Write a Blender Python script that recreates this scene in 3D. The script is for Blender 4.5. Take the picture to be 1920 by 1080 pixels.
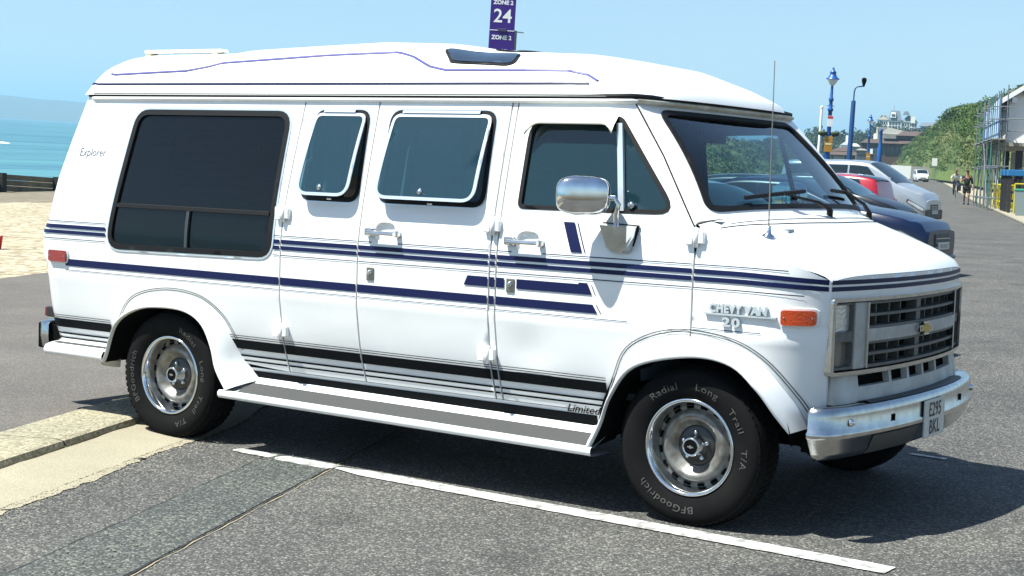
import bpy, bmesh, math, random
import numpy as np
from mathutils import Vector, Matrix
from mathutils.geometry import delaunay_2d_cdt
random.seed(7); rng = np.random.default_rng(7)
for o in list(bpy.data.objects): bpy.data.objects.remove(o)
scene = bpy.context.scene
COL = scene.collection

# ------------------------------------------------------------------ camera
CAM = np.array([6.3048, -7.1356, 1.5203]); FPX = 2982.28; YAW, PITCH, ROLL = .5855, .0735, .0346
def cam_axes():
    fw = np.array([-math.sin(YAW)*math.cos(PITCH), math.cos(YAW)*math.cos(PITCH), -math.sin(PITCH)])
    rt = np.array([math.cos(YAW), math.sin(YAW), 0.]); up = np.cross(rt, fw)
    return rt*math.cos(ROLL)+up*math.sin(ROLL), -rt*math.sin(ROLL)+up*math.cos(ROLL), fw
CR, CU, CF = cam_axes()
cd = bpy.data.cameras.new('camera'); cam = bpy.data.objects.new('camera', cd); COL.objects.link(cam)
cd.sensor_width = 36.; cd.lens = FPX/1920*36; cd.clip_start = .1; cd.clip_end = 60000
m = Matrix.Identity(4)
for i in range(3):
    m[i][0] = CR[i]; m[i][1] = CU[i]; m[i][2] = -CF[i]; m[i][3] = CAM[i]
cam.matrix_world = m
scene.camera = cam
def at(px, py, D):
    """a point D metres from the camera's place towards a photo pixel"""
    r = (px-960)/FPX*CR-(py-540)/FPX*CU+CF
    return CAM+D*r/np.linalg.norm(r)

# ------------------------------------------------------------------ sky, sun, exposure
SUN = Vector((-.33, -.45, 1.)).normalized()
SEL = math.asin(SUN.z); SAZ = math.atan2(SUN.x, SUN.y)
wd = bpy.data.worlds.new('World'); scene.world = wd; wd.use_nodes = True
nt = wd.node_tree; nt.nodes.clear()
sky = nt.nodes.new('ShaderNodeTexSky'); sky.sky_type = 'NISHITA'; sky.sun_disc = False
sky.sun_elevation = SEL; sky.sun_rotation = SAZ; sky.altitude = 0; sky.air_density = 1.0; sky.dust_density = .7; sky.ozone_density = 2.2
bg = nt.nodes.new('ShaderNodeBackground'); bg.inputs[1].default_value = .075
ow = nt.nodes.new('ShaderNodeOutputWorld')
tc = nt.nodes.new('ShaderNodeTexCoord'); mp = nt.nodes.new('ShaderNodeMapping'); mp.vector_type = 'VECTOR'
mp.inputs['Rotation'].default_value = (0, .0274, 0)      # the ground the scene is laid out on falls 1.6 degrees towards the sea
nt.links.new(tc.outputs['Generated'], mp.inputs[0]); nt.links.new(mp.outputs[0], sky.inputs[0])
nt.links.new(sky.outputs[0], bg.inputs[0]); nt.links.new(bg.outputs[0], ow.inputs[0])
sl = bpy.data.lights.new('sun', 'SUN'); sl.energy = 5.0; sl.angle = math.radians(.53); sl.color = (.99, 1, .93)
so = bpy.data.objects.new('sun', sl); COL.objects.link(so); so.location = (0, -20, 40)
so.rotation_euler = SUN.to_track_quat('Z', 'Y').to_euler()
vs = scene.view_settings; vs.view_transform = 'Standard'; vs.look = 'None'; vs.exposure = 1.15; vs.gamma = 1; vs.use_curve_mapping = False
scene.cycles.use_denoising = True
scene.cycles.max_bounces = 8; scene.cycles.transparent_max_bounces = 16; scene.cycles.volume_bounces = 0
scene.cycles.caustics_reflective = False; scene.cycles.caustics_refractive = False

# ------------------------------------------------------------------ materials
MATS = {}
def mat(name, col=(.5,.5,.5), rough=.5, metal=0., coat=0., spec=.5, noise=None, bump=None, trans=0.):
    """noise=(scale, amount, second colour), bump=(scale, distance)"""
    if name in MATS: return MATS[name]
    m = bpy.data.materials.new(name); m.use_nodes = True
    n = m.node_tree.nodes; l = m.node_tree.links; b = n['Principled BSDF']
    b.inputs['Base Color'].default_value = (*col, 1); b.inputs['Roughness'].default_value = rough
    b.inputs['Metallic'].default_value = metal; b.inputs['Coat Weight'].default_value = coat
    b.inputs['Coat Roughness'].default_value = .04; b.inputs['Specular IOR Level'].default_value = spec
    b.inputs['Transmission Weight'].default_value = trans
    if noise or bump:
        t = n.new('ShaderNodeTexCoord')
    if noise:
        x = n.new('ShaderNodeTexNoise'); x.inputs['Scale'].default_value = noise[0]; x.inputs['Detail'].default_value = 6
        r = n.new('ShaderNodeValToRGB'); r.color_ramp.elements[0].position = .5-noise[1]; r.color_ramp.elements[1].position = .5+noise[1]
        r.color_ramp.elements[0].color = (*col, 1); r.color_ramp.elements[1].color = (*noise[2], 1)
        l.new(t.outputs['Object'], x.inputs['Vector']); l.new(x.outputs[0], r.inputs[0]); l.new(r.outputs[0], b.inputs['Base Color'])
    if bump:
        x = n.new('ShaderNodeTexNoise'); x.inputs['Scale'].default_value = bump[0]; x.inputs['Detail'].default_value = bump[2] if len(bump) > 2 else 5
        k = n.new('ShaderNodeBump'); k.inputs['Distance'].default_value = bump[1]; k.inputs['Strength'].default_value = 1
        l.new(t.outputs['Object'], x.inputs['Vector']); l.new(x.outputs[0], k.inputs['Height']); l.new(k.outputs[0], b.inputs['Normal'])
    MATS[name] = m
    return m
def glassmat(name, tint, rough=.02, ior=1.5, painted_sheen=None):
    """thin tinted pane: what is behind is seen through the tint, the rest is fresnel reflection"""
    if name in MATS: return MATS[name]
    m = bpy.data.materials.new(name); m.use_nodes = True
    n = m.node_tree.nodes; l = m.node_tree.links; n.clear()
    o = n.new('ShaderNodeOutputMaterial'); mx = n.new('ShaderNodeMixShader'); f = n.new('ShaderNodeFresnel'); f.inputs[0].default_value = ior
    t = n.new('ShaderNodeBsdfTransparent'); t.inputs[0].default_value = (*tint, 1)
    g = n.new('ShaderNodeBsdfGlossy'); g.inputs['Roughness'].default_value = rough; g.inputs[0].default_value = (1, 1, 1, 1)
    base_ = t.outputs[0]
    if painted_sheen:                                                    # diffuse tone that paints sky reflection into the pane
        m2 = n.new('ShaderNodeMixShader'); m2.inputs[0].default_value = painted_sheen[1]; df = n.new('ShaderNodeBsdfDiffuse'); df.inputs[0].default_value = (*painted_sheen[0], 1); l.new(t.outputs[0], m2.inputs[1]); l.new(df.outputs[0], m2.inputs[2]); base_ = m2.outputs[0]
    l.new(f.outputs[0], mx.inputs[0]); l.new(base_, mx.inputs[1]); l.new(g.outputs[0], mx.inputs[2]); l.new(mx.outputs[0], o.inputs[0])
    MATS[name] = m
    return m

# ------------------------------------------------------------------ helpers
def tag(o, label, cat, group=None):
    o['label'] = label; o['category'] = cat
    if group: o['group'] = group
    return o
def struct(o, kind='structure'):
    o['kind'] = kind; return o
def empty(name, loc, rz=0., label=None, cat=None, group=None):
    o = bpy.data.objects.new(name, None); COL.objects.link(o); o.location = loc; o.rotation_euler = (0, 0, rz); o.empty_display_size = .2
    if label: tag(o, label, cat, group)
    return o
def mesh(name, v, f, mt, parent=None, smooth=False, sm=None):
    me = bpy.data.meshes.new(name); me.from_pydata([tuple(map(float, q)) for q in v], [], [tuple(map(int, q)) for q in f]); me.validate(); me.update()
    if mt is not None: me.materials.append(mt)
    if smooth or sm is not None:
        fl = np.ones(len(me.polygons), bool) if sm is None else np.array(sm, bool)
        if len(fl) == len(me.polygons): me.polygons.foreach_set('use_smooth', fl)
    o = bpy.data.objects.new(name, me); COL.objects.link(o)
    if parent is not None: o.parent = parent
    return o
class MB:
    def __init__(s): s.v = []; s.f = []; s.s = []
    def add(s, v, f, sm=False):
        n = len(s.v); s.v += [tuple(q) for q in v]; s.f += [tuple(i+n for i in q) for q in f]; s.s += [sm]*len(f); return s
    def box(s, x0, x1, y0, y1, z0, z1, b=0., T=None):
        if b <= 0:
            v = [(x, y, z) for z in (z0, z1) for x, y in ((x0,y0),(x1,y0),(x1,y1),(x0,y1))]
            f = [(3,2,1,0),(4,5,6,7),(0,1,5,4),(1,2,6,5),(2,3,7,6),(3,0,4,7)]
        else:
            bm = bmesh.new(); bmesh.ops.create_cube(bm, size=1)
            for q in bm.verts: q.co = Vector(((x0+x1)/2+q.co.x*(x1-x0), (y0+y1)/2+q.co.y*(y1-y0), (z0+z1)/2+q.co.z*(z1-z0)))
            bmesh.ops.bevel(bm, geom=bm.edges[:], offset=b, segments=2, profile=.5, affect='EDGES')
            bm.verts.index_update(); v = [tuple(q.co) for q in bm.verts]; f = [[q.index for q in p.verts] for p in bm.faces]; bm.free()
        if T is not None: v = [tuple(T @ Vector(q)) for q in v]
        return s.add(v, f)
    def tube(s, pts, r, n=8, cap=True):
        pts = [Vector(q) for q in pts]; rr = r if hasattr(r, '__len__') else [r]*len(pts); v = []; f = []
        u = None
        for i, q in enumerate(pts):
            t = (pts[min(i+1, len(pts)-1)]-pts[max(i-1, 0)]).normalized()
            if u is None:
                u = t.orthogonal().normalized()
            else:
                u = (u-t*u.dot(t)).normalized()
            w_ = t.cross(u)
            for k in range(n):
                a = 2*math.pi*k/n; v.append(q+(u*math.cos(a)+w_*math.sin(a))*rr[i])
        for i in range(len(pts)-1):
            for k in range(n):
                f.append((i*n+k, i*n+(k+1) % n, (i+1)*n+(k+1) % n, (i+1)*n+k))
        s.add(v, f, n > 5)
        if cap:
            s.add(v[:n], [tuple(range(n))[::-1]]); s.add(v[-n:], [tuple(range(n))])
        return s
    def lathe(s, prof, c, axis=(0,0,1), n=24, sm=True, a0=0., a1=2*math.pi):
        """prof: (radius, distance along the axis)"""
        ax = Vector(axis).normalized(); u = ax.orthogonal().normalized(); w_ = ax.cross(u); c = Vector(c)
        full = abs(a1-a0-2*math.pi) < 1e-6; m_ = n if full else n+1; v = []; f = []
        for r, h in prof:
            for k in range(m_):
                a = a0+(a1-a0)*k/n; v.append(c+ax*h+(u*math.cos(a)+w_*math.sin(a))*r)
        for i in range(len(prof)-1):
            for k in range(n):
                k2 = (k+1) % m_ if full else k+1
                f.append((i*m_+k, i*m_+k2, (i+1)*m_+k2, (i+1)*m_+k))
        return s.add(v, f, sm)
    def loft(s, rings, closed=True, sm=True, cap=False):
        n = len(rings[0]); v = [q for r in rings for q in r]; f = []
        for i in range(len(rings)-1):
            for k in range(n if closed else n-1):
                f.append((i*n+k, i*n+(k+1) % n, (i+1)*n+(k+1) % n, (i+1)*n+k))
        s.add(v, f, sm)
        if cap: s.add(rings[0], [tuple(range(n))[::-1]]); s.add(rings[-1], [tuple(range(n))])
        return s
    def prism(s, poly, fn, h):
        """poly (u,v) extruded: fn(u,v,w) for w in 0..h"""
        n = len(poly); s.add([fn(a, b, h) for a, b in poly], [tuple(range(n))]); s.add([fn(a, b, 0) for a, b in poly], [tuple(range(n))[::-1]])
        return s.add([fn(a, b, w_) for w_ in (0, h) for a, b in poly], [(k, (k+1) % n, n+(k+1) % n, n+k) for k in range(n)])
    def build(s, name, mt, parent=None):
        return mesh(name, s.v, s.f, mt, parent, sm=s.s)
def rpoly(pts, r, n=5):
    """polygon with rounded corners (r: one radius or one per corner)"""
    out = []; N = len(pts); R = r if hasattr(r, '__len__') else [r]*N
    for i in range(N):
        p0, p1, p2 = (np.array(pts[(i+k) % N], float) for k in (-1, 0, 1)); a = p0-p1; b = p2-p1; la = np.linalg.norm(a); lb = np.linalg.norm(b)
        if R[i] <= 0: out.append(tuple(p1)); continue
        a /= la; b /= lb; h = math.acos(max(-1, min(1, a @ b)))/2
        if h > 1.5: out.append(tuple(p1)); continue
        d_ = min(R[i]/math.tan(h), la*.48, lb*.48)
        s_, e_ = p1+a*d_, p1+b*d_
        for k in range(n+1):
            t = k/n; out.append(tuple((1-t)**2*s_+2*t*(1-t)*p1+t*t*e_))
    return out
def dens(pl, d, closed=True):
    out = []; N = len(pl)
    for i in range(N if closed else N-1):
        a = np.array(pl[i], float); b = np.array(pl[(i+1) % N], float); k = max(1, int(math.ceil(np.linalg.norm(b-a)/d)))
        out += [tuple(a+(b-a)*j/k) for j in range(k)]
    if not closed: out.append(tuple(pl[-1]))
    return out
def inside(P, poly):
    P = np.asarray(P, float); q = np.asarray(poly, float); x, y = P[:, 0], P[:, 1]; r = np.zeros(len(P), bool); j = len(q)-1
    for i in range(len(q)):
        xi, yi, xj, yj = q[i, 0], q[i, 1], q[j, 0], q[j, 1]
        c = ((yi > y) != (yj > y))
        with np.errstate(divide='ignore', invalid='ignore'):
            r ^= c & (x < (xj-xi)*(y-yi)/(yj-yi+1e-30)+xi)
        j = i
    return r
def inset(poly, d):
    """offset a polygon inwards by d (outwards if negative)"""
    q = np.array(poly, float); n = len(q); area = sum(q[i, 0]*q[(i+1) % n, 1]-q[(i+1) % n, 0]*q[i, 1] for i in range(n)); sg = 1 if area > 0 else -1
    out = []
    for i in range(n):
        a = q[i]-q[i-1]; b = q[(i+1) % n]-q[i]
        na = np.array([-a[1], a[0]])/(np.linalg.norm(a)+1e-12); nb = np.array([-b[1], b[0]])/(np.linalg.norm(b)+1e-12)
        mm = na+nb; k = mm @ mm
        mm = mm/k*2 if k > .3 else na
        out.append(tuple(q[i]+sg*d*mm))
    return out
def patch(outline, holes, fm, du=.05, off=0., thick=0., rows=()):
    """triangulated curved sheet: outline/holes in (u,v), fm(u,v,off)->xyz; the rim goes 'thick' inwards"""
    O = dens(outline, du); HS = [dens(h, du) for h in holes]
    pts = []; ed = []
    for L in [O]+HS:
        n0 = len(pts); pts += L; ed += [(n0+i, n0+(i+1) % len(L)) for i in range(len(L))]
    nb = len(pts); B = np.array(pts)
    u0, v0 = B.min(0); u1, v1 = B.max(0)
    vs_ = sorted(set(list(np.arange(v0+du/2, v1, du))+[r for r in rows if v0 < r < v1]))
    g = np.array([(a+(du/2 if k % 2 else 0), b) for k, b in enumerate(vs_) for a in np.arange(u0+du/3, u1, du)])
    if len(g):
        ok = inside(g, O)
        for h in HS: ok &= ~inside(g, h)
        g = g[ok]
        if len(g):
            D = np.sqrt(((g[:, None, :]-B[None])**2).sum(-1)).min(1); g = g[D > du*.4]
        pts += [tuple(q) for q in g]
    r = delaunay_2d_cdt([Vector(q) for q in pts], ed, [], 0, 1e-6)
    V = np.array([tuple(q) for q in r[0]]); F = [tuple(q) for q in r[2]]
    cen = np.array([V[list(q)].mean(0) for q in F]); ok = inside(cen, O)
    for h in HS: ok &= ~inside(cen, h)
    F = [q for q, k in zip(F, ok) if k]
    mb = MB(); mb.add([fm(a, b, off) for a, b in V], F, True)
    if thick > 0:
        cnt = {}
        for q in F:
            for i in range(len(q)):
                e = (q[i], q[(i+1) % len(q)]); k = tuple(sorted(e)); cnt.setdefault(k, []).append(e)
        be = [c[0] for c in cnt.values() if len(c) == 1]; vv = []; ff = []
        for a, b in be:
            n = len(vv); vv += [fm(*V[a], off), fm(*V[b], off), fm(*V[b], off-thick), fm(*V[a], off-thick)]; ff.append((n+1, n, n+3, n+2))
        mb.add(vv, ff)
    return mb
def text_mb(s, size, depth=0., shear=0., bold=0., align='CENTER', spacing=1., res=3):
    """lettering as flat/extruded geometry in its own xy plane"""
    c = bpy.data.curves.new('t', 'FONT'); c.body = s; c.size = size; c.extrude = depth; c.shear = shear; c.offset = bold; c.align_x = align; c.space_character = spacing; c.resolution_u = res
    o = bpy.data.objects.new('t', c); COL.objects.link(o)
    me = bpy.data.meshes.new_from_object(o.evaluated_get(bpy.context.evaluated_depsgraph_get()))
    mb = MB(); mb.add([tuple(q.co) for q in me.vertices], [tuple(p.vertices) for p in me.polygons])
    bpy.data.objects.remove(o); bpy.data.curves.remove(c); bpy.data.meshes.remove(me)
    return mb
def copy_tree(o, parent=None):
    c = o.copy(); COL.objects.link(c); c.parent = parent
    for ch in list(o.children): copy_tree(ch, c)
    return c
def crom(pts, n):
    """smooth curve through points, n samples evenly in length"""
    P = np.array(pts, float); Q = np.vstack([2*P[0]-P[1], P, 2*P[-1]-P[-2]]); out = []
    for i in range(1, len(Q)-2):
        for k in range(16):
            t = k/16; a, b, c, d_ = Q[i-1], Q[i], Q[i+1], Q[i+2]
            out.append(.5*(2*b+(c-a)*t+(2*a-5*b+4*c-d_)*t*t+(3*b-a-3*c+d_)*t**3))
    out.append(P[-1]); out = np.array(out); L = np.concatenate([[0], np.cumsum(np.linalg.norm(np.diff(out, axis=0), axis=1))])
    s = np.linspace(0, L[-1], n); return np.stack([np.interp(s, L, out[:, k]) for k in range(P.shape[1])], -1)
# ------------------------------------------------------------------ the camper van
WHITE = mat('van_white_paint', (.8,.8,.79), .28, coat=.6, noise=(1.7, .22, (.72,.725,.715)), bump=(2.6, .010, 0))
WHITE2 = mat('roof_gelcoat', (.8,.8,.78), .32, coat=.3, noise=(2.5, .2, (.76,.76,.73)))
CREAM = mat('gutter_cream', (.55,.52,.42), .45, noise=(9, .15, (.36,.31,.22)))
NAVY = mat('stripe_navy', (.005,.009,.050), .45, spec=.2)
BLACKS = mat('stripe_black', (.004,.005,.006), .6, spec=.08)
SILV = mat('stripe_silver', (.42,.47,.5), .4)
RUB = mat('rubber_black', (.005,.005,.0055), .6, spec=.25)
BLK = mat('matt_black', (.004,.004,.004), .9, spec=.05)
CHR = mat('chrome', (.70,.72,.74), .08, metal=1., noise=(14, .2, (.54,.55,.55)))
CHR2 = mat('dull_chrome', (.56,.57,.58), .2, metal=1., noise=(18, .2, (.43,.43,.41)), bump=(60, .0004))
ALU = mat('aluminium_trim', (.6,.66,.7), .3, metal=.6)
GGREY = mat('grille_grey', (.11,.115,.115), .5, noise=(30, .2, (.075,.07,.06)))
GLIGHT = mat('grille_light_grey', (.44,.44,.42), .5, noise=(16, .2, (.33,.32,.29)))
TINT = glassmat('tinted_glass', (.22,.38,.44), ior=1.6, painted_sheen=((.010,.036,.046), .6)); TINT2 = glassmat('dark_tinted_glass', (.05,.055,.06), ior=1.38, painted_sheen=((.006,.009,.011), .4)); SCREEN = glassmat('windscreen_glass', (.55,.76,.80), ior=1.62)
VEIL = glassmat('awning_glass', (.26,.46,.52), ior=1.7, painted_sheen=((.010,.046,.062), .55))
TRIM = mat('interior_trim', (.26,.30,.34), .8); TRIMD = mat('interior_dark', (.02,.022,.025), .9); SEATM = mat('seat_velour', (.05,.06,.09), .95, bump=(80, .003))
AMBER = mat('amber_lens', (.50,.05,.002), .12, coat=.8, bump=(90, .002)); REDL = mat('red_lens', (.20,.004,.010), .14, coat=.8, bump=(90, .002))
LENS = mat('lamp_glass', (.62,.63,.60), .12, metal=.5, coat=1., bump=(70, .004))
TYRE = mat('tyre_rubber', (.0045,.0045,.005), .85, noise=(6, .2, (.009,.0088,.0085)), spec=.10); TLET = mat('tyre_letter_white', (.075,.074,.07), .8, spec=.1)
RALLY = mat('wheel_silver', (.27,.27,.255), .38, metal=.5, noise=(26, .25, (.10,.085,.065)))
MATT = mat('step_mat', (.045,.045,.045), .85, bump=(150, .004)); GOLD = mat('emblem_gold', (.42,.32,.08), .35, metal=.6)
PLATE = mat('plate_white', (.62,.62,.58), .4, noise=(40, .2, (.5,.48,.42))); BOARD = mat('plate_black', (.01,.01,.01), .5)

van = empty('camper_van', (0,0,0), 0, 'white camper van with raised roof, navy side stripes and chrome bumper', 'van')
_wz = np.array([(.24,.845),(.35,.878),(.45,.91),(.6,.96),(.75,.99),(.84,1.001),(1.0,1.004),(1.15,1.0),(1.33,.972),(1.55,.925),(1.70,.890),(1.85,.855),(2.0,.82)])
_wd = crom(_wz, 300)
def W(z): return float(np.interp(z, _wd[:, 0], _wd[:, 1]))+.006*math.exp(-((z-.845)/.024)**2)
_re = np.array([(.30,-.975),(.42,-.987),(.533,-.993),(.69,-.995),(.86,-.992),(.90,-1.01),(.94,-1.036),(1.074,-1.04),(1.12,-1.012),(1.14,-1.0),(1.4,-.965),(1.617,-.911),(1.86,-.845)])
def XR(z): return float(np.interp(z, _re[:, 0], _re[:, 1]))-.035
def INS(x, z):
    a = .16*max(0., min(1.1, (x-3.40)/.34))**3
    b = .055*max(0., 1-(x-XR(z))/.12)**2
    dent = .012*math.exp(-((x-2.33)/.12)**2-((z-.69)/.09)**2)
    return a+b+dent
def side(sg):
    """sg -1: the van's right side, +1: its left"""
    return lambda x, z, off=0.: (x, sg*(W(z)-INS(x, z)+off), z)
ROWS = (.80,.822,.845,.868,.89)
RS = side(-1)
def vp(name, mb, m_, parent=van): return mb.build(name, m_, parent)
def ribbon(pl, wd_, fm, off=.0016, closed=False):
    """thin line of width wd_ along a polyline in (u,v)"""
    P = np.array(dens(pl, .04, closed), float); T = np.gradient(P, axis=0); T /= np.linalg.norm(T, axis=1)[:, None]+1e-9; N = np.stack([-T[:, 1], T[:, 0]], -1)
    mb = MB(); return mb.loft([[fm(*(q+n*wd_/2), off) for q, n in zip(P, N)], [fm(*(q-n*wd_/2), off) for q, n in zip(P, N)]], closed=False)
def band(x0, x1, z0, z1, fm, off=.0016, sl0=0., sl1=0.):
    """striped tape: its ends slant by sl0/sl1 from top to bottom"""
    n = max(2, int((x1-x0)/.025)); k = max(2, int((z1-z0)/.02)+1); rings = []
    for j in range(k):
        t = j/(k-1); z = z1+(z0-z1)*t; rings.append([fm((x0+sl0*t)+((x1+sl1*t)-(x0+sl0*t))*i/(n-1), z, off) for i in range(n)])
    return MB().loft(rings, closed=False)
# wheel-arch curves (x, z): on the body and on the flare's lip
RO = crom([(-.505,.33),(-.47,.41),(-.40,.585),(-.27,.73),(-.02,.79),(.22,.772),(.37,.69),(.445,.58),(.50,.47),(.58,.37)], 44)
RL = crom([(-.455,.375),(-.432,.42),(-.355,.60),(-.19,.69),(0,.715),(.18,.705),(.30,.645),(.37,.53),(.405,.42),(.48,.315)], 44)
FO = crom([(2.66,.36),(2.735,.46),(2.80,.60),(2.88,.742),(3.08,.825),(3.33,.818),(3.50,.745),(3.62,.60),(3.675,.475)], 44)
FL = crom([(2.705,.285),(2.76,.40),(2.807,.534),(2.922,.676),(3.19,.744),(3.38,.728),(3.50,.64),(3.575,.53),(3.625,.455)], 44)
g_ = .0048
S1, S2, S3, S3b, S4 = .806, 1.315, 2.106, 2.146, 3.172
def seam_top(x): return x+.022 if x < 1 else x+.004
rear_edge = [(XR(z), z) for z in (.42,.533,.69,.86,.90,.94,1.0,1.074,1.12,1.14,1.27,1.4,1.5,1.617,1.74,1.845)]
quarter = rear_edge+[(S1+.022-g_, 1.845),(S1-g_, 1.30),(S1-g_,.435)]+[tuple(q) for q in RO[::-1] if q[1] > .435]+[(-.475,.42)]
RWIN = rpoly([(-.475,1.015),(.742,1.035),(.745,1.785),(-.385,1.785)], [.09,.09,.09,.10])
W2 = rpoly([(.905,1.345),(1.275,1.345),(1.262,1.79),(.922,1.79)], .06)
W3 = rpoly([(1.41,1.35),(2.035,1.35),(2.028,1.792),(1.41,1.792)], .06)
W4 = rpoly([(2.235,1.352),(3.062,1.358),(2.715,1.778),(2.235,1.762)], [.03,.05,.06,.09])
def ell(cx, cz, rx, rz, n=20): return [(cx+rx*math.cos(2*math.pi*k/n)*abs(math.cos(2*math.pi*k/n))**-.25, cz+rz*math.sin(2*math.pi*k/n)) for k in range(n)]
def ell2(cx, cz, rx, rz, n=20):
    return [(cx+rx*math.copysign(abs(math.cos(2*math.pi*k/n+.01))**.7, math.cos(2*math.pi*k/n+.01)), cz+rz*math.copysign(abs(math.sin(2*math.pi*k/n+.01))**.7, math.sin(2*math.pi*k/n+.01))) for k in range(n)]
CUP2 = ell2(1.475,1.20,.062,.048); CUP4 = ell2(2.31,1.198,.062,.048)
vp('rear_quarter_panel', patch(quarter, [RWIN], RS, .05, 0, .02, ROWS), WHITE)
d1 = [(S1+g_,.437),(S2-g_,.437),(S2-g_,1.842),(S1+.022+g_,1.842),(S1+g_,1.30)]
side_door = vp('side_door', patch(d1, [W2], RS, .05, 0, .02, ROWS), WHITE)
d2 = [(S2+g_,.437),(S3-g_,.437),(S3+.006-g_,1.842),(S2+g_,1.842)]
side_door2 = vp('side_door', patch(d2, [W3, CUP2], RS, .05, 0, .02, ROWS), WHITE)
vp('door_pillar', patch([(S3+g_,.437),(S3b-g_,.437),(S3b-g_,1.842),(S3+.006+g_,1.842)], [], RS, .03, -.001, .02, ROWS), WHITE)
d4 = [(S3b+g_,.437)]+[tuple(q) for q in FO if q[1] > .437 and q[0] < S4-.01]+[(S4-g_,.826),(S4-g_,1.20),(3.160,1.30),(2.955,1.612),(2.775,1.842),(S3b+g_,1.842)]
front_door = vp('front_door', patch(d4, [W4, CUP4], RS, .05, 0, .02, ROWS), WHITE)
def XF(y): return 3.832-.092*(min(1.1, abs(y)/.84))**2.2
def XB(s): return 3.335-.163*abs(s)**2.2
def hood_c(s, v):
    sa = abs(s); return 1.365-.035*sa**3*(1-v)-.210*v-.010*v**4-.012*sa**5*v-.018*max(0, (v-.93)/.07)**2
_hv = np.linspace(0, 1, 60); _hx = [XB(1)+(XF(.84)+.002-XB(1))*v for v in _hv]; _hz = [hood_c(1, v)-.015 for v in _hv]
def ZS(x): return float(np.interp(x, _hx, _hz))
_hw = [W(z)-INS(x, z) for x, z in zip(_hx, _hz)]
fend = [(S4+g_,.826)]+[tuple(q) for q in FO if q[0] > S4+.01 and q[1] > .49]+[(3.69,.48),(3.725,.48),(3.735,.75),(3.74,1.0),(3.74,ZS(3.74))]+[(x, ZS(x)) for x in (3.66,3.58,3.5,3.42,3.34,3.26,S4+.01)]+[(S4+.006,1.25)]
vp('front_fender', patch(fend, [], RS, .022, 0, .02, ROWS), WHITE)
vp('inner_frame', patch([(-.93,.45),(-.55,.45),(-.45,.7),(-.1,.84),(.1,.84),(.42,.76),(.56,.45),(2.66,.45),(2.84,.74),(3.05,.86),(3.14,.86),(3.14,1.31),(2.95,1.61),(2.77,1.838),(-.82,1.838),(-.95,1.3)], [inset(RWIN,.012), inset(W2,.012), inset(W3,.012), inset(W4,.012)], RS, .08, -.024), RUB)
for s_, nm in ((CUP2, side_door2), (CUP4, front_door)):
    cx = sum(q[0] for q in s_)/len(s_); cz = sum(q[1] for q in s_)/len(s_)
    rings = [[RS(cx+(a-cx)*k, cz+(b-cz)*k, o_) for a, b in s_] for k, o_ in ((1,0),(.96,-.010),(.8,-.018),(.4,-.022),(.01,-.022))]
    vp('handle_cup', MB().loft(rings), WHITE, nm)
# left side of the body, doors and windows (seen through the windscreen and from the other side)
LS = side(1)
lq = rear_edge+[(S3b-g_,1.845),(S3b-g_,.437),(.56,.437)]+[tuple(q) for q in RO[::-1] if q[1] > .437]+[(-.475,.42)]
LW2 = rpoly([(.93,1.10),(1.98,1.10),(1.98,1.785),(.93,1.785)], .07)
vp('left_quarter_panel', patch(lq, [RWIN, LW2], LS, .09, 0, .02), WHITE)
ld = vp('front_door', patch(d4, [W4], LS, .07, 0, .02), WHITE)
vp('front_fender', patch(fend, [], LS, .07, 0, .02), WHITE)
vp('inner_trim', patch([(-.9,.5),(2.66,.5),(2.9,.86),(3.13,.86),(3.13,1.31),(2.95,1.61),(2.77,1.838),(-.8,1.838)], [inset(RWIN,.012), inset(LW2,.012), inset(W4,.012)], LS, .1, -.03), TRIM)
for pl, m_, pr in ((RWIN, TINT2, van), (LW2, TINT2, van), (W4, glassmat('side_glass_clear', (.55,.68,.7)), ld)):
    gk = vp('window_seal', patch(inset(pl,-.012), [inset(pl,.014)], LS, .06, .003, .012), RUB, pr)
    vp('window_glass', patch(inset(pl,.004), [], LS, .12, -.008), m_, pr)
vp('quarter_light_bar', MB().tube([LS(2.785,1.36,.0), LS(2.70,1.775,.0)], .014, 6), RUB, ld)
# ------- right-hand windows
def seal(pl, m_, par, w1=.012, w2=.016, off=.004, nm='window_seal'): return vp(nm, patch(inset(pl,-w1), [inset(pl,w2)], RS, .05, off, .014), m_, par)
rw = vp('rear_window', patch(inset(RWIN,-.017), [inset(RWIN,-.006)], RS, .05, .005, .012), ALU)
vp('window_seal', patch(inset(RWIN,-.006), [inset(RWIN,.024)], RS, .05, .007, .02), RUB, rw)
vp('window_divider', MB().loft([[RS(x, z, o_) for x in np.linspace(-.44,.71,24)] for z, o_ in ((1.268,-.006),(1.266,.006),(1.246,.006),(1.244,-.006))], closed=False, sm=False), RUB, rw)
vp('window_divider', MB().loft([[RS(x, z, o_) for z in np.linspace(1.045,1.25,6)] for x, o_ in ((.118,-.006),(.12,.004),(.14,.004),(.142,-.006))], closed=False, sm=False), mat('divider_grey',(.03,.036,.04),.4), rw)
vp('upper_pane', patch(inset(rpoly([(-.447,1.256),(.743,1.256),(.745,1.785),(-.385,1.785)], [.01,.01,.09,.1]),.012), [], RS, .09, -.006), TINT2, rw)
vp('lower_pane', patch(rpoly([(-.468,1.03),(.13,1.035),(.13,1.256),(-.44,1.256)], [.08,.01,.01,.01]), [], RS, .09, -.004), TINT2, rw)
vp('lower_pane', patch(rpoly([(.13,1.035),(.735,1.045),(.74,1.256),(.13,1.256)], [.01,.08,.01,.01]), [], RS, .09, -.009), TINT2, rw)
BLIND = mat('blind_slat', (.045,.047,.05), .6)
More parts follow.
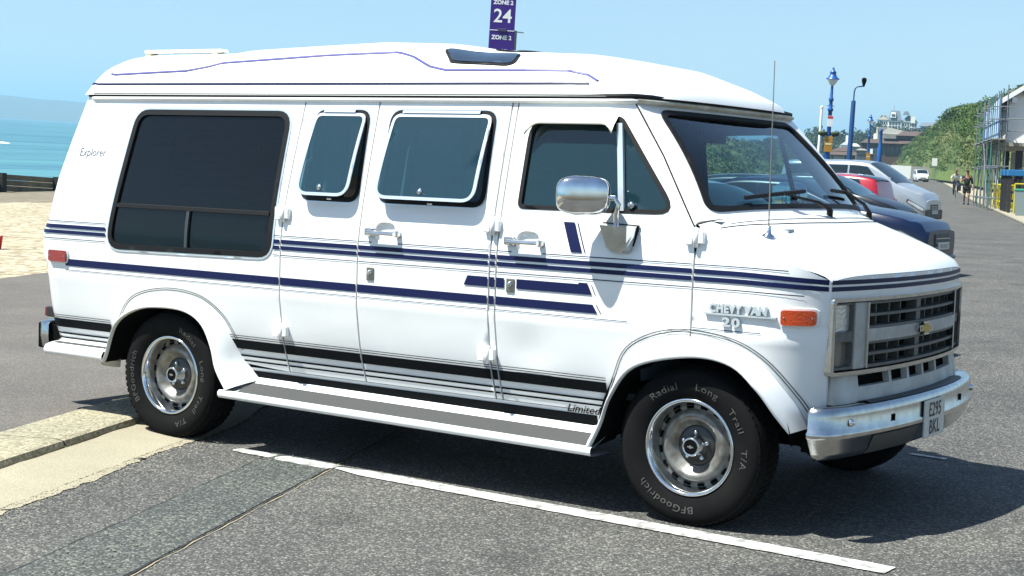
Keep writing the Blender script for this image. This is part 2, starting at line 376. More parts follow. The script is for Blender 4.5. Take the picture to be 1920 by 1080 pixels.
for k in range(11):
    z = 1.30+k*.043
    vp('blind_slat', MB().add([(-.40,-(W(z)-.075),z),(.70,-(W(z)-.075),z),(.70,-(W(z)-.05),z+.036),(-.40,-(W(z)-.05),z+.036)], [(0,1,2,3)]), BLIND, rw)
def awning(pl, par, xa, xb, x_latch):
    """top-hung pane pushed open at the bottom"""
    seal(pl, RUB, par, .010, .016, .003)
    seal(inset(pl,-.010), ALU, par, .006, .001, .002, 'window_surround')
    zt = 1.783; zb = 1.352; e = .125; y0 = W(zt)+.012
    def fm(x, z, off=0.):
        t = (zt-z)/(zt-zb); bul = .010*math.sin(math.pi*min(1, max(0, t)))
        return (x, -(y0+(e+.028)*t+bul+off), z+.012*t)
    out = rpoly([(xa+.012, zb),(xb-.012, zb),(xb-.016, zt),(xa+.016, zt)], [.075,.075,.05,.05], 7)
    aw = vp('awning_window', patch(out, [inset(out,.016)], fm, .05, 0, .007), ALU, par)
    vp('awning_glass', patch(inset(out,.007), [], fm, .1, -.003), VEIL, aw)
    a = fm(x_latch, zb+.045); b = RS(x_latch+.03, zb+.02, -.03)
    vp('latch', MB().tube([a, b], .006, 6).lathe([(.0001,-.004),(.016,-.003),(.016,.003),(.0001,.007)], a, (0,-1,.25), 14), CHR, aw)
    vp('latch_clip', MB().tube([RS(x_latch+.02, zb-.004,.012), RS(x_latch+.05, zb-.004,.012)], .006, 6), CHR, aw)
    vp('hinge_rail', MB().loft([[RS(x, z, o_) for x in (xa+.07, xb-.09)] for z, o_ in ((1.80,.004),(1.799,.016),(1.786,.018),(1.784,.006))], closed=False, sm=False), ALU, aw)
awning(W2, side_door, .905, 1.270, 1.07); awning(W3, side_door2, 1.41, 2.035, 1.70)
seal(W4, RUB, front_door, .006, .014, .003)
vp('window_glass', patch(inset(W4,.004), [], RS, .1, -.010), TINT, front_door)
vp('quarter_light_bar', MB().loft([[RS(x+dx, z, o_) for x, z in ((2.785,1.360),(2.748,1.56),(2.710,1.752))] for dx, o_ in ((-.017,-.004),(-.014,.008),(.014,.008),(.017,-.004))], closed=False, sm=False), ALU, front_door)
vp('quarter_light_latch', MB().lathe([(.0001,.02),(.015,.016),(.016,0),(.006,-.01)], RS(2.835,1.388,.0), (0,-1,0), 12), CHR, front_door)
# wind deflector above the door glass
xs = np.linspace(2.232,2.70,26)
def dz(x): return .055*max(0,1-(x-2.232)/.07)**2+.04*max(0,1-(2.70-x)/.05)**2
rings = [[RS(x, 1.786-.0*dz(x)-(.03*max(0,1-(x-2.232)/.08)**2), .006) for x in xs], [RS(x, 1.762-dz(x)*.6, .040) for x in xs], [RS(x, 1.742-dz(x), .050) for x in xs], [RS(x, 1.742-dz(x), .044) for x in xs]]
vp('wind_deflector', MB().loft(rings, closed=False), mat('deflector_white', (.66,.63,.53), .4), front_door)

# ------- stripes and lettering
def split(x0, x1, cuts=(S1, S2, S3, S3b, S4)):
    e = [x0]+[c for c in cuts if x0 < c < x1]+[x1]
    return [(e[i]+(g_ if i else 0), e[i+1]-(g_ if i+2 < len(e) else 0)) for i in range(len(e)-1)]
def stripe(x0, x1, z0, z1, m_, sl0=0., sl1=0., nm='stripe', droop=0.):
    mb = MB(); sp = split(x0, x1)
    for i, (a, b) in enumerate(sp):
        q = band(a, b, z0, z1, lambda x, z, o=0.: RS(x, z+droop*max(0, (x-3.35)/.39)**2, o), .0042, sl0 if i == 0 else 0, sl1 if i == len(sp)-1 else 0); mb.add(q.v, q.f, True)
    vp(nm, mb, m_)
for a, b in ((-1.03,-.492),(.757,3.735)):
    stripe(a, b, 1.107, 1.128, NAVY, 0, 0, 'stripe', -.020); stripe(a, b, 1.076, 1.096, NAVY, 0, 0, 'stripe', -.016)
    stripe(a, min(b, 3.66), 1.0450, 1.0495, NAVY, 0, 0, 'stripe', -.012)
for a, b in ((-1.03,-.49),(.757,1.40),(1.56,2.23),(2.40,3.60)): stripe(a, b, 1.1445, 1.149, NAVY, 0, 0, 'stripe', -.012)
stripe(-.815, 2.678, .895, .934, NAVY, 0, .026); stripe(2.694, 2.699, .895, .934, NAVY, .026, .026)
stripe(1.986, 2.196, .976, 1.022, NAVY, -.02, 0); stripe(2.265, 2.650, .977, 1.022, NAVY, 0, .022); stripe(2.666, 2.670, .977, 1.022, NAVY, .022, .022)
stripe(2.60, 2.648, 1.022, 1.029, NAVY)
stripe(-1.0, -.505, 1.3150, 1.3175, SILV); stripe(-.815, 2.86, .8700, .8735, NAVY); stripe(3.18, 3.50, .8715, .875, NAVY)
stripe(2.494, 2.553, 1.163, 1.298, NAVY, .056, .056); stripe(2.566, 2.571, 1.163, 1.298, NAVY, .056, .056)
for a, b in ((-1.02,-.487),(.42,2.735)):
    stripe(a, b, .533, .583, BLACKS); stripe(a, b, .5905, .5945, BLACKS); stripe(a, b, .6020, .6055, BLACKS)
    stripe(a, b, .492, .5015, BLACKS); stripe(a, b, .4650, .4740, BLACKS)
ob = inset([tuple(q) for q in RO], 0)
for off_ in (.020, .031):
    for C_, lim in ((RO, .60), (FO, .60)):
        P = np.array(C_); T = np.gradient(P, axis=0); T /= np.linalg.norm(T, axis=1)[:, None]; N = np.stack([-T[:, 1], T[:, 0]], -1)
        Q = P+N*off_; Q = Q[(Q[:, 1] > .52)]
        vp('pin_stripe', ribbon([tuple(q) for q in Q], .0035, RS, .002), BLACKS)
def side_text(s, x, z, size, m_, nm, depth=.0, shear=0., bold=0., off=.002, spacing=1., sx=1.):
    t = text_mb(s, size, depth, shear, bold, 'LEFT', spacing)
    t.v = [(lambda P, d: (P[0], P[1]-d, P[2]))(RS(x+a*sx, z+b, off), c) for a, b, c in t.v]
    t.v = [(a, b, c) for a, b, c in t.v]
    return vp(nm, t, m_)
side_text('Explorer', -.80, 1.522, .066, mat('letter_grey', (.12,.12,.16), .5), 'lettering', shear=.12, sx=.92)
side_text('Limited', 2.500, .4235, .052, BLACKS, 'lettering', shear=.42, bold=.0005, off=.003, sx=1.12)
BADGE = mat('badge_chrome', (.62,.68,.72), .2, metal=.55)
side_text('CHEVY VAN', 3.262, .951, .050, BADGE, 'badge_lettering', .006, 0, .0026, .009, 1.06, .93)
side_text('20', 3.325, .893, .052, BADGE, 'badge_lettering', .006, 0, .002, .009, 1.2, 1.45)
b_ = MB()
for o_ in (0,): b_.loft([[RS(x, z, o2) for x in np.linspace(3.24,3.565,8)] for z, o2 in ((.9465,0),(.9465,.014),(.9385,.014),(.9385,0))], closed=False, sm=False)
vp('badge_bar', b_, BADGE)
def lamp(name, x0, x1, z0, z1, m_):
    bz = rpoly([(x0,z0),(x1,z0),(x1,z1),(x0,z1)], .012, 3); t = vp(name, patch(inset(bz,-.008), [inset(bz,.004)], RS, .03, .010, .012), mat('lamp_bezel',(.7,.7,.68),.3))
    rings = [[RS(q[0], q[1], o_) for q in dens(inset(bz, i_), .02)] for i_, o_ in ((.001,.004),(.003,.018),(.012,.024))]
    vp('lens', patch(bz, [], RS, .015, .020, .02), m_, t)
    for sx in (x0+.012, x1-.012): vp('screw', MB().lathe([(.0001,.003),(.004,.002),(.004,-.002)], RS(sx,(z0+z1)/2,.021), (0,-1,0), 8), CHR, t)
    return t
lamp('side_marker_lamp', 3.585, 3.705, .916, .979, AMBER); lamp('side_marker_lamp', -.945, -.80, .916, .980, REDL)
vp('pillar_seam', ribbon([(2.778,1.838),(2.957,1.610),(3.163,1.298),(3.174,1.20)], .008, RS, .0035), RUB)
# ------- hinges, handles, locks
def hinge(x, z, w_=.06):
    mb = MB(); y = -W(z)
    mb.box(x-.048, x-.010, y-.030, y+.004, z-.034, z+.034, .006); mb.box(x+.010, x+.040, y-.026, y+.004, z-.028, z+.028, .006)
    mb.lathe([(.0001,-.044),(.012,-.042),(.0125,.042),(.0001,.044)], (x+.004, y-.024, z), (0,0,1), 12)
    vp('door_hinge', mb, WHITE)
for x, z in ((S1+.01,1.262),(S1+.005,.655),(S3+.012,1.262),(S3-.004,.655),(S4+.004,1.262)): hinge(x, z)
def handle(x, par):
    z = 1.196; y = -W(z); mb = MB()
    mb.box(x, x+.055, y-.034, y+.002, z-.020, z+.022, .010)
    mb.box(x+.18, x+.208, y-.030, y+.002, z-.020, z+.014, .008)
    mb.loft([[(a, y-.046+.016*c, z-.002+.011*s_) for c, s_ in ((0,1),(.7,.7),(1,0),(.7,-.7),(0,-1),(-.7,-.7),(-1,0),(-.7,.7))] for a in (x+.03, x+.2)], cap=True)
    vp('door_handle', mb, CHR, par)
handle(1.368, side_door2); handle(2.195, front_door)
for x, par in ((1.40, side_door2), (2.231, front_door)):
    z = .992; y = -W(z)
    k = vp('lock_plate', MB().box(x-.022, x+.022, y-.007, y+.002, z-.034, z+.030, .003), mat('lock_steel', (.22,.21,.18), .35, metal=.8), par)
    vp('lock_barrel', MB().lathe([(.0001,.016),(.011,.015),(.013,.006),(.014,-.004)], (x, y-.004, z+.005), (0,-1,0), 14), CHR, k)
# ------- flares, running board, rocker
def flare(O, L, nm, out=1.055, sg=-1):
    r = []
    for i in range(len(O)):
        o_, l_ = O[i], L[i]; yo = W(o_[1])-INS(o_[0], o_[1])-.004
        lip = max(out-.10*max(0, (l_[0]-3.48)/.15)**1.5, yo+.005)
        sec = []
        for t, bl in ((0,0),(.25,.45),(.5,.75),(.78,.96),(.93,1.0)):
            x = o_[0]+(l_[0]-o_[0])*t; z = o_[1]+(l_[1]-o_[1])*t; sec.append((x, sg*(yo+(lip-yo)*bl), z))
        sec += [(l_[0], sg*(lip-.008), l_[1]), (l_[0], sg*(lip-.028), l_[1])]
        r.append(sec)
    o = vp(nm, MB().loft(r, closed=False), WHITE)
    vp('flare_liner', MB().loft([[r[i][-1] for i in range(len(r))], [(L[i][0], sg*.80, L[i][1]+.02) for i in range(len(r))]], closed=False), BLK, o)
    return o
for sg in (-1, 1):
    flare(RO, RL, 'wheel_flare', sg=sg); flare(FO, FL, 'wheel_flare', sg=sg)
    S = lambda y, z: (y*sg, z)
    prof = [(.880,.390),(.90,.368),(.920,.352),(.935,.346),(1.028,.312),(1.036,.318),(1.050,.317),(1.060,.308),(1.061,.290),(1.052,.278),(1.03,.272),(.88,.272)]
    def tilt(x): return -.018*(x-.5)/2.2
    rb = vp('running_board', MB().loft([[(x, sg*y, z+tilt(x)) for y, z in prof] for x in np.linspace(.44,2.725,20)], closed=False, sm=True), WHITE)
    vp('step_mat', MB().loft([[(x, sg*y, z+tilt(x)) for x in np.linspace(.55,2.69,16)] for y, z in ((.918,.3550),(.922,.3565),(1.024,.3185),(1.029,.3135))], closed=False, sm=False), MATT, rb)
    vp('rocker_panel', MB().loft([[(x, sg*(W(z)-.004), z) for x in np.linspace(.45,2.70,12)] for z in (.434,.40,.36,.33)], closed=False), WHITE)
    if sg < 0: vp('stripe', MB().loft([[(x, sg*(W(z)-.0015), z) for x in np.linspace(.46,2.66,12)] for z in (.418,.40,.38,.355)], closed=False), BLACKS)
    sk = [(-.98,.455),(-.99,.43)]
    pr2 = [(.905,.455),(.935,.448),(1.00,.442),(1.035,.432),(1.047,.412),(1.045,.392),(1.03,.380),(.90,.372)]
    def rsx(x): return max(0., 1-(x+.985)/.05)
    rs = vp('rear_skirt', MB().loft([[(x, sg*(y-.05*rsx(x)**2*(y > .92)), z) for y, z in pr2] for x in (-.99,-.985,-.97,-.95,-.9,-.8,-.7,-.6,-.5,-.465)], closed=False), WHITE)
    vp('step_mat', MB().loft([[(x, sg*y, z) for x in (-.93,-.5)] for y, z in ((.95,.4455),(.952,.450),(.985,.4465),(.987,.442))], closed=False, sm=False), MATT, rs)
    for cx in (0, 3.175):
        arc_ = [(cx+.47*math.cos(a), .36+.475*math.sin(a)) for a in np.linspace(.10, math.pi-.10, 26)]
        vp('wheel_well', MB().loft([[(a, sg*y, min(b, .80)) for a, b in arc_] for y in (.965,.52)], closed=False, sm=False).add([(a, sg*.52, min(b, .80)) for a, b in arc_], [tuple(range(26))]), BLK)
# ------- underbody
vp('floor_pan', MB().box(-.93,3.62,-.50,.50,.33,.44).box(.50,2.64,-.885,.885,.30,.44).box(-.95,-.5,-.88,.88,.37,.47).box(3.62,3.70,-.8,.8,.36,.50), BLK)
vp('axle', MB().tube([(0,-.8,.345),(0,.8,.345)], .05, 8).tube([(3.175,-.8,.32),(3.175,.8,.32)], .04, 8), BLK)
# ------- windscreen and nose
def XT(s): return 2.812-.037*abs(s)**2.2
def wsm(s, v, off=0.):
    sa = abs(s); b = np.array([XB(s), s*.972, 1.365-.035*sa**3]); t = np.array([XT(s), s*.857, 1.842])
    q = b+(t-b)*v; q = q+np.array([.025*math.sin(math.pi*v), 0, 0]); n = np.array([.78,.35*s,.55]); return tuple(q+n*off)
GO = rpoly([(-.935,.055),(.935,.055),(.845,.955),(-.845,.955)], [.10,.10,.12,.12], 7)
GI = inset(GO, .042)
def wpatch(o_, h_, off, th): return patch(o_, h_, wsm, .07, off, th)
vp('windscreen_frame', wpatch([(-1.0,.0),(1.0,.0),(1.0,1.0),(-1.0,1.0)], [inset(GO,.008)], 0, .03), WHITE)
vp('windscreen_seal', wpatch(GO, [GI], .006, .02), RUB)
vp('windscreen', wpatch(inset(GO,.02), [], -.006, 0), SCREEN)
vp('sun_band', wpatch([(-.83,.80),(.83,.80),(.80,.925),(-.80,.925)], [], -.011, 0), glassmat('sun_band_glass', (.30,.42,.60)))
def hood_fm(s, v, off=0.):
    x = XB(s)+(XF(s*.84)+.002-XB(s))*v; sa = abs(s); z = hood_c(s, v)-.015*sa**9
    return (x+off*.4, s*float(np.interp(v, _hv, _hw)), z+off)
H = []
for i in range(27):
    v = i/26; H.append([hood_fm(math.copysign(1-(1-abs(-1+2*k/48))**1.5, -1+2*k/48), v) for k in range(49)])
vp('bonnet', MB().loft(H, closed=False), WHITE)
vp('bonnet_seam', ribbon([(-.95,.115),(-.6,.16),(0,.175),(.6,.16),(.95,.115)], .014, hood_fm, .0015), BLK)
vp('cowl_grille', MB().loft([[hood_fm(s, v, .004) for s in np.linspace(-.86,.86,30)] for v in (.035,.085)], closed=False), mat('cowl_white', (.62,.64,.63), .45))
FR = lambda y, z, off=0.: (XF(y)+off, y, z)
def fpatch(o_, h_, off, th, du=.05): return patch(o_, h_, FR, du, off, th)
def rect(y0, y1, z0, z1): return [(y0,z0),(y1,z0),(y1,z1),(y0,z1)]
vp('nose_panel', fpatch([(-.842,1.02),(.842,1.02),(.842,ZS(3.741)-.002)]+[(y, hood_fm(y/.84, 1)[2]-.002) for y in np.linspace(.82,-.82,41)]+[(-.842,ZS(3.741)-.002)], [], 0, .02, .04), WHITE)
for a, b in ((1.088,1.107),(1.060,1.079)): vp('stripe', MB().loft([[FR(y, z, .002) for y in np.linspace(-.838,.838,40)] for z in (b, a)], closed=False), NAVY)
# grille: chrome surround, stacked lamps, grid of bars, centre bar with emblem
grille = vp('grille', fpatch(rect(-.835,.835,.700,1.020), [], -.11, 0, .08), BLK)
vp('grille_surround', fpatch(rpoly(rect(-.845,.845,.700,1.030),.02,3), [rpoly(rect(-.824,.824,.716,1.014),.012,3)], .016, .07), CHR2, grille)
for sg in (-1, 1):
    yy = lambda a, b: (min(sg*a, sg*b), max(sg*a, sg*b))
    y0, y1 = yy(.575,.662); vp('lamp_panel', fpatch(rect(y0,y1,.722,1.008), [], .006, .05), GLIGHT, grille)
    y0, y1 = yy(.662,.818); vp('lamp_panel', fpatch(rect(y0,y1,.722,1.008), [rpoly(rect(y0+.014,y1-.008,.884,1.0),.012,2), rpoly(rect(y0+.014,y1-.008,.733,.842),.012,2)], .0, .05), GGREY, grille)
    vp('headlamp', fpatch(rpoly(rect(y0+.012,y1-.006,.882,1.002),.012,2), [], -.02, 0), LENS, grille)
    vp('parking_lamp', fpatch(rpoly(rect(y0+.012,y1-.006,.731,.844),.012,2), [], -.028, 0), mat('dirty_lens', (.16,.14,.11), .2, coat=.6), grille)
    vp('frame_post', fpatch(rect(*yy(.566,.578),.722,1.008), [], .016, .05), CHR2, grille)
for z0, z1, m_, o_, nm in ((.838,.892,GLIGHT,.016,'centre_bar'),(.998,1.009,GGREY,.002,'grille_bar'),(.945,.957,GGREY,.006,'grille_bar'),(.893,.903,GGREY,.010,'grille_bar'),(.826,.837,GGREY,.010,'grille_bar'),(.775,.788,GGREY,.006,'grille_bar'),(.721,.734,GGREY,.004,'grille_bar')):
    vp(nm, fpatch(rect(-.566,.566,z0,z1), [], o_, .06, .06), m_, grille)
for i, y in enumerate([-.55,-.42,-.29,-.165,0,.165,.29,.42,.55]):
    hw = .028 if y == 0 else .0055
    for z0, z1 in ((.903,.998),(.734,.826)): vp('grille_upright', fpatch(rect(y-hw,y+hw,z0,z1), [], -.030 if y else -.006, .05, .05), GGREY, grille)
bt = [(-.072,-.010),(-.030,-.010),(-.024,-.026),(.034,-.026),(.030,-.012),(.076,-.012),(.064,.012),(.026,.012),(.020,.028),(-.038,.028),(-.032,.014),(-.080,.014)]
em = vp('emblem', MB().prism([(a*1.14, b*1.14) for a, b in bt], lambda a, b, h: (XF(a)+.018+h, a, .865+b), .02), CHR, grille)
vp('emblem_face', MB().prism([(a*.93, b*.84) for a, b in bt], lambda a, b, h: (XF(a)+.036+h, a, .865+b), .004), GOLD, em)
slots = [rect(-.60,-.315,.640,.690), rect(-.29,-.11,.640,.690), rect(-.085,.085,.640,.690), rect(.11,.29,.640,.690), rect(.315,.60,.640,.690)]
fv = lambda y, z, off=0.: (XF(y)-.01+(.70-z)*.15+off, y, z)
vp('front_valance', patch(rect(-.80,.80,.575,.704), slots, fv, .05, 0, .03), mat('valance_shaded_white', (.55,.56,.54), .5, noise=(7, .25, (.30,.29,.26))))  # dirty white, greyed to paint in the shade below the grille
vp('valance_backing', patch(rect(-.78,.78,.585,.695), [], fv, .08, -.04), BLK)
# bumpers
def bumper(nm, xc, xe, yw, wrap, sec, m_, sgx=1):
    pl = [(xe-sgx*wrap, -yw+.004), (xe-sgx*.06, -yw), (xe-sgx*.015, -yw+.02), (xe+sgx*.012, -yw+.07)]
    for y in np.linspace(-yw+.16, 0, 12): pl.append((xe+(xc-xe)*(1-(abs(y)/(yw))**2.2), y))
    P = np.array(pl); P = np.vstack([P, P[-2::-1]*[1,-1]]); rings = []
    T = np.gradient(P, axis=0); T /= np.linalg.norm(T, axis=1)[:, None]; N = np.stack([T[:, 1], -T[:, 0]], -1)*(1 if sgx > 0 else 1)
    if sgx < 0: N = -N
    for q, n in zip(P, N): rings.append([(q[0]+n[0]*d_, q[1]+n[1]*d_, z) for d_, z in sec])
    return vp(nm, MB().loft(rings, closed=False), m_)
fb = bumper('front_bumper', 3.905, 3.790, .950, .075, [(-.10,.560),(-.065,.573),(-.02,.580),(.0,.572),(.009,.556),(.012,.540),(.013,.478),(.020,.470),(.020,.452),(.012,.444),(-.012,.38),(-.03,.356),(-.06,.345)], CHR2)
for y, z in ((-.80,.512),(.80,.512)): vp('bumper_bolt', MB().lathe([(.0001,.016),(.010,.014),(.016,.004),(.016,-.004)], (3.905-.115*(abs(y)/.950)**2.2+.014, y, z), (1,0,0), 12), CHR, fb)
for y in (-.45,.45): vp('bumper_slot', MB().tube([(3.905-.115*(abs(y)/.950)**2.2+.0145, y, .49),(3.905-.115*(abs(y)/.950)**2.2+.0145, y, .52)], .008, 8), BLK, fb)
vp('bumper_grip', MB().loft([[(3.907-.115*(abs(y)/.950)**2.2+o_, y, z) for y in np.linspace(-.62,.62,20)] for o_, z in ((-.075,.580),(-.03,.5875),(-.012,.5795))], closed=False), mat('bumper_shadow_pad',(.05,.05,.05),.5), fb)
vp('bumper_lower_shade', MB().loft([[(3.907-.115*(abs(y)/.950)**2.2+o_, y, z) for y in np.linspace(-.62,-.165,12)] for o_, z in ((.0125,.442),(-.010,.384),(-.03,.356))], closed=False), mat('bumper_shadow_pad',(.05,.05,.05),.5), fb)  # dark patch painting shade onto the lower chrome face
pl_ = vp('number_plate', MB().box(3.922,3.930,-.135,.135,.372,.545,.002), PLATE, fb)
for s_, z in (('E295',.468),('BKL',.388)):
    t = text_mb(s_, .092, 0, 0, .001, 'CENTER', 1.05); t.v = [(3.9315, a*.88, z+b) for a, b, c in t.v]; vp('plate_character', t, BOARD, pl_)
rb_ = bumper('rear_bumper', -1.20, -1.17, .90, .10, [(-.10,.545),(-.03,.553),(.0,.545),(.012,.53),(.014,.46),(.006,.40),(-.03,.365),(-.06,.36)], CHR2, -1)
for sg in (-1, 1): vp('bumper_end', MB().box(-1.19,-1.0,min(sg*.885,sg*.84),max(sg*.885,sg*.84),.385,.535,.01), BLK, rb_)
vp('rear_lamp_cluster', MB().box(-1.105,-.985,-.90,-.80,.575,.635,.008), mat('lamp_house_black',(.02,.015,.015),.4), rb_)
vp('lens', MB().box(-1.118,-1.104,-.897,-.803,.579,.631,.003), REDL, rb_)
# back doors
RB = lambda y, z, off=0.: (XR(z)-.035*(1-min(1, abs(y)/(W(z)-.055))**4)-off, y, z)
def rbk(z): return W(z)-.056
bo = [(-rbk(z), z) for z in (.45,.7,.9,1.1,1.3,1.5,1.7,1.845)]; bo = [(-a, b) for a, b in bo]
back = [(-rbk(z), z) for z in (.45,.7,.9,1.1,1.3,1.5,1.7,1.845)][::-1]+bo
bwin = [rpoly(rect(-.72,-.06,1.25,1.75),.05), rpoly(rect(.06,.72,1.25,1.75),.05)]
vp('back_door', patch([q for q in back if q[0] < 0]+[(-.003,.45),(-.003,1.845)], [bwin[0]], RB, .08, 0, .02), WHITE)
vp('back_door', patch([(.003,1.845),(.003,.45)]+[q for q in back if q[0] > 0], [bwin[1]], RB, .08, 0, .02), WHITE)
for b in bwin: vp('back_window', patch(inset(b,-.006), [], RB, .1, -.006), TINT2)
# ------- gutter and raised roof
def gut(off, z, n=34):
    pts = [(x, -(W(1.86)-.055*max(0, 1-(x+.86)/.10)**2+off), z) for x in np.linspace(-.86,2.62,n)]
    fr = [(XT(s)+off+.006-.03*abs(s)**8, s*(.857+off), z) for s in np.linspace(-1,1,33)]
    return pts+fr+[(x, -y, z_) for x, y, z_ in pts[::-1]]
def ring(secs): return MB().loft([gut(o_, z) for o_, z in secs], closed=False)
vp('rain_gutter', ring([(-.01,1.838),(.012,1.840),(.020,1.846),(.022,1.858),(.010,1.862),(-.01,1.862)]), CREAM if False else WHITE2)
vp('gutter_front', MB().loft([[(XT(s)+o_+.008-.03*abs(s)**8, s*(.857+o_), z) for s in np.linspace(-.97,.97,33)] for o_, z in ((.012,1.839),(.0245,1.846),(.0265,1.858),(.014,1.8635))], closed=False), CREAM)
vp('roof_seal', ring([(.008,1.8615),(.018,1.864),(.018,1.880),(.0,1.886)]), RUB)
def RXF(s): return 2.862-.05*abs(s)**2.2-.15*abs(s)**8
def roof_h(x, s):
    xf = RXF(s); xr = -.90+.04*abs(s)**3
    df = max(0, xf-x); dr = max(0, x-xr)
    ff = float(np.interp(df, [0,.02,.06,.16,.38,.62,.9], [0,.17,.27,.47,.80,.96,1])); fr = float(np.interp(dr, [0,.015,.045,.09,.17,.5], [.0,.36,.64,.88,1,1]))
    base = float(np.interp(x, [-1,-.3,.0,.5,1.0,1.4,1.75,2.4], [.262,.266,.268,.272,.274,.264,.252,.245]))
    bub = .042*float(np.interp(x, [-.3,.0,.12,1.0,1.40,1.70,1.80], [0,.0,.4,1,.9,.12,0]))
    q = max(0., 1-abs(s)**4.2)**.62; bq = max(0., 1-(min(1, abs(s)/.90))**5)
    return (base*q+bub*bq)*ff*fr
def roof_pt(x, s, off=0.):
    hw = .871-.055*max(0, 1-(x+.90)/.14)**2
    xx = min(x, RXF(s)); xx = max(xx, -.90+.04*abs(s)**3)
    return (xx, s*hw, 1.872+roof_h(xx, s)+off)
ss = np.concatenate([[-1,-.998,-.992,-.98,-.96,-.93,-.9,-.86,-.81], np.linspace(-.75,.75,21), [.81,.86,.9,.93,.96,.98,.992,.998,1]])
vv = np.concatenate([np.linspace(0,.04,9)[:-1], np.linspace(.04,.2,10)[:-1], np.linspace(.2,.76,34)[:-1], np.linspace(.76,.97,18)[:-1], np.linspace(.97,1,7)])
R = [[(lambda xr, xf: roof_pt(xr+(xf-xr)*v, s))(-.90+.04*abs(s)**3, RXF(s)) for s in ss] for v in vv]
vp('raised_roof', MB().loft(R, closed=False), WHITE2)
def roof_line(pts, wd_, m_, off=.004):
    """pts (x, s)"""
    P = np.array(dens(pts, .05, False)); mb = MB(); mb.tube([roof_pt(a, b, off-.002) for a, b in P], wd_, 5, False); vp('roof_stripe', mb, m_)
LAV = mat('stripe_lavender', (.06,.055,.22), .4)
def s_at(x, z):
    ss_ = np.linspace(-1, -.3, 400); zz = np.array([roof_pt(x, s)[2] for s in ss_]); return float(np.interp(z, zz, ss_)) if zz.max() > z else -.3
rl = [(x, s_at(x, 1.930)) for x in np.linspace(-.80,2.50,60)]
roof_line(rl, .0065, NAVY); roof_line([(x, s_at(x, 1.906)) for x in np.linspace(-.82,2.53,60)], .0018, SILV)
zl = lambda x: float(np.interp(x, [-.72,-.66,-.1,.02,.12,.8,1.28,1.40,1.55,1.66,2.35,2.46,2.55], [2.00,1.985,2.005,2.025,2.05,2.085,2.10,2.075,2.02,2.0,1.995,1.975,1.935]))
roof_line([(x, s_at(x, zl(x))) for x in np.linspace(-.68,2.53,90)], .0075, LAV); roof_line([(x, s_at(x, zl(x)-.026)) for x in np.linspace(-.62,2.50,90)], .002, SILV)
# skylights on the step of the roof
def sky_pane(pl, nm='skylight'):
    fm = lambda x, s, off=0.: roof_pt(x, s, off)
    t = vp(nm, patch(inset(pl,-.012), [], fm, .04, .006, .02), RUB); vp('skylight_pane', patch(pl, [], fm, .04, .010), mat('skylight_glass', (.012,.018,.028), .06, coat=1.), t)
SKYL = rpoly([(1.66,-.84),(2.03,-.86),(1.97,-.70),(1.50,-.66)], .035)
sky_pane(SKYL); sky_pane([(a, -b) for a, b in SKYL][::-1]); sky_pane(rpoly([(1.86,-.46),(1.86,.46),(1.66,.40),(1.66,-.40)], .04))
# roof bar at the back
zb = lambda x, s: roof_pt(x, s)[2]
bar = MB()
p0 = roof_pt(-.76,-.50); p1 = roof_pt(-.22,-.50)
bar.box(p0[0]-.02, p1[0]+.06, p0[1]-.035, p0[1]+.035, max(p0[2],p1[2])+.006, max(p0[2],p1[2])+.026, .007)
rbx = vp('roof_bar', bar, WHITE2)
for q in (p0, p1): vp('bar_foot', MB().box(q[0]-.012, q[0]+.03, q[1]-.03, q[1]+.03, q[2]-.006, max(p0[2],p1[2])+.010), CREAM, rbx)
# ------- inside
vp('headliner', MB().box(-.8,2.72,-.80,.80,1.852,1.858), TRIMD)
vp('cabin_floor', MB().box(-.9,3.15,-.86,.86,.50,.53), TRIMD)
vp('cabin_dark_sheet', MB().box(1.80,1.82,-.82,.82,.53,1.85), TRIMD)  # dark sheet added behind the seats to block light and keep the interior dark
dash = vp('dashboard', MB().loft([[(x, y, z) for y in np.linspace(-.90,.90,12)] for x, z in ((2.88,.60),(2.84,1.20),(2.86,1.29),(2.92,1.325),(3.10,1.335),(3.24,1.33))], closed=False), mat('dash_vinyl', (.10,.155,.17), .6))
vp('instrument_hood', MB().box(2.80,2.98,.22,.66,1.27,1.375,.03), TRIMD, dash)
wh = MB(); T_ = Matrix.Translation((2.66,.43,1.22)) @ Matrix.Rotation(math.radians(-62), 4, 'Y')
wh.tube([T_ @ Vector((.185*math.cos(a), .185*math.sin(a), 0)) for a in np.linspace(0, 2*math.pi, 33)], .014, 8, False)
wh.tube([T_ @ Vector((-.18,0,0)), T_ @ Vector((.18,0,0))], .012, 6).tube([T_ @ Vector((0,0,.0)), T_ @ Vector((0,0,-.35))], .025, 8)
vp('steering_wheel', wh, RUB)
for sg in (-1, 1):
    y = sg*.43
    st = vp('front_seat', MB().box(2.02,2.52,y-.25,y+.25,.80,.98,.05), SEATM)
    vp('seat_back', MB().box(1.95,2.12,y-.25,y+.25,.95,1.52,.06), SEATM, st); vp('headrest', MB().box(1.94,2.05,y-.14,y+.14,1.53,1.70,.04), SEATM, st); vp('seat_base', MB().box(2.1,2.45,y-.18,y+.18,.53,.80), TRIMD, st)
    vp('sun_visor', MB().box(2.56,2.72,y-.22,y+.22,1.775,1.80,.01), TRIMD)
vp('interior_mirror', MB().box(2.72,2.75,-.13,.13,1.69,1.76,.01).tube([(2.745,0,1.75),(2.755,0,1.83)], .008, 6), RUB)
CURT = mat('curtain_cloth', (.34,.42,.46), .95)
def curtain(x0, x1, z0, z1, off, par):
    n = 60; L = [[], []]
    for i in range(n+1):
        x = x0+(x1-x0)*i/n; w_ = .014*math.sin(i*1.25)
        L[0].append(RS(x, z1, -off+w_)); L[1].append(RS(x, z0, -off+w_*1.3))
    vp('curtain', MB().loft(L, closed=False), CURT, par)
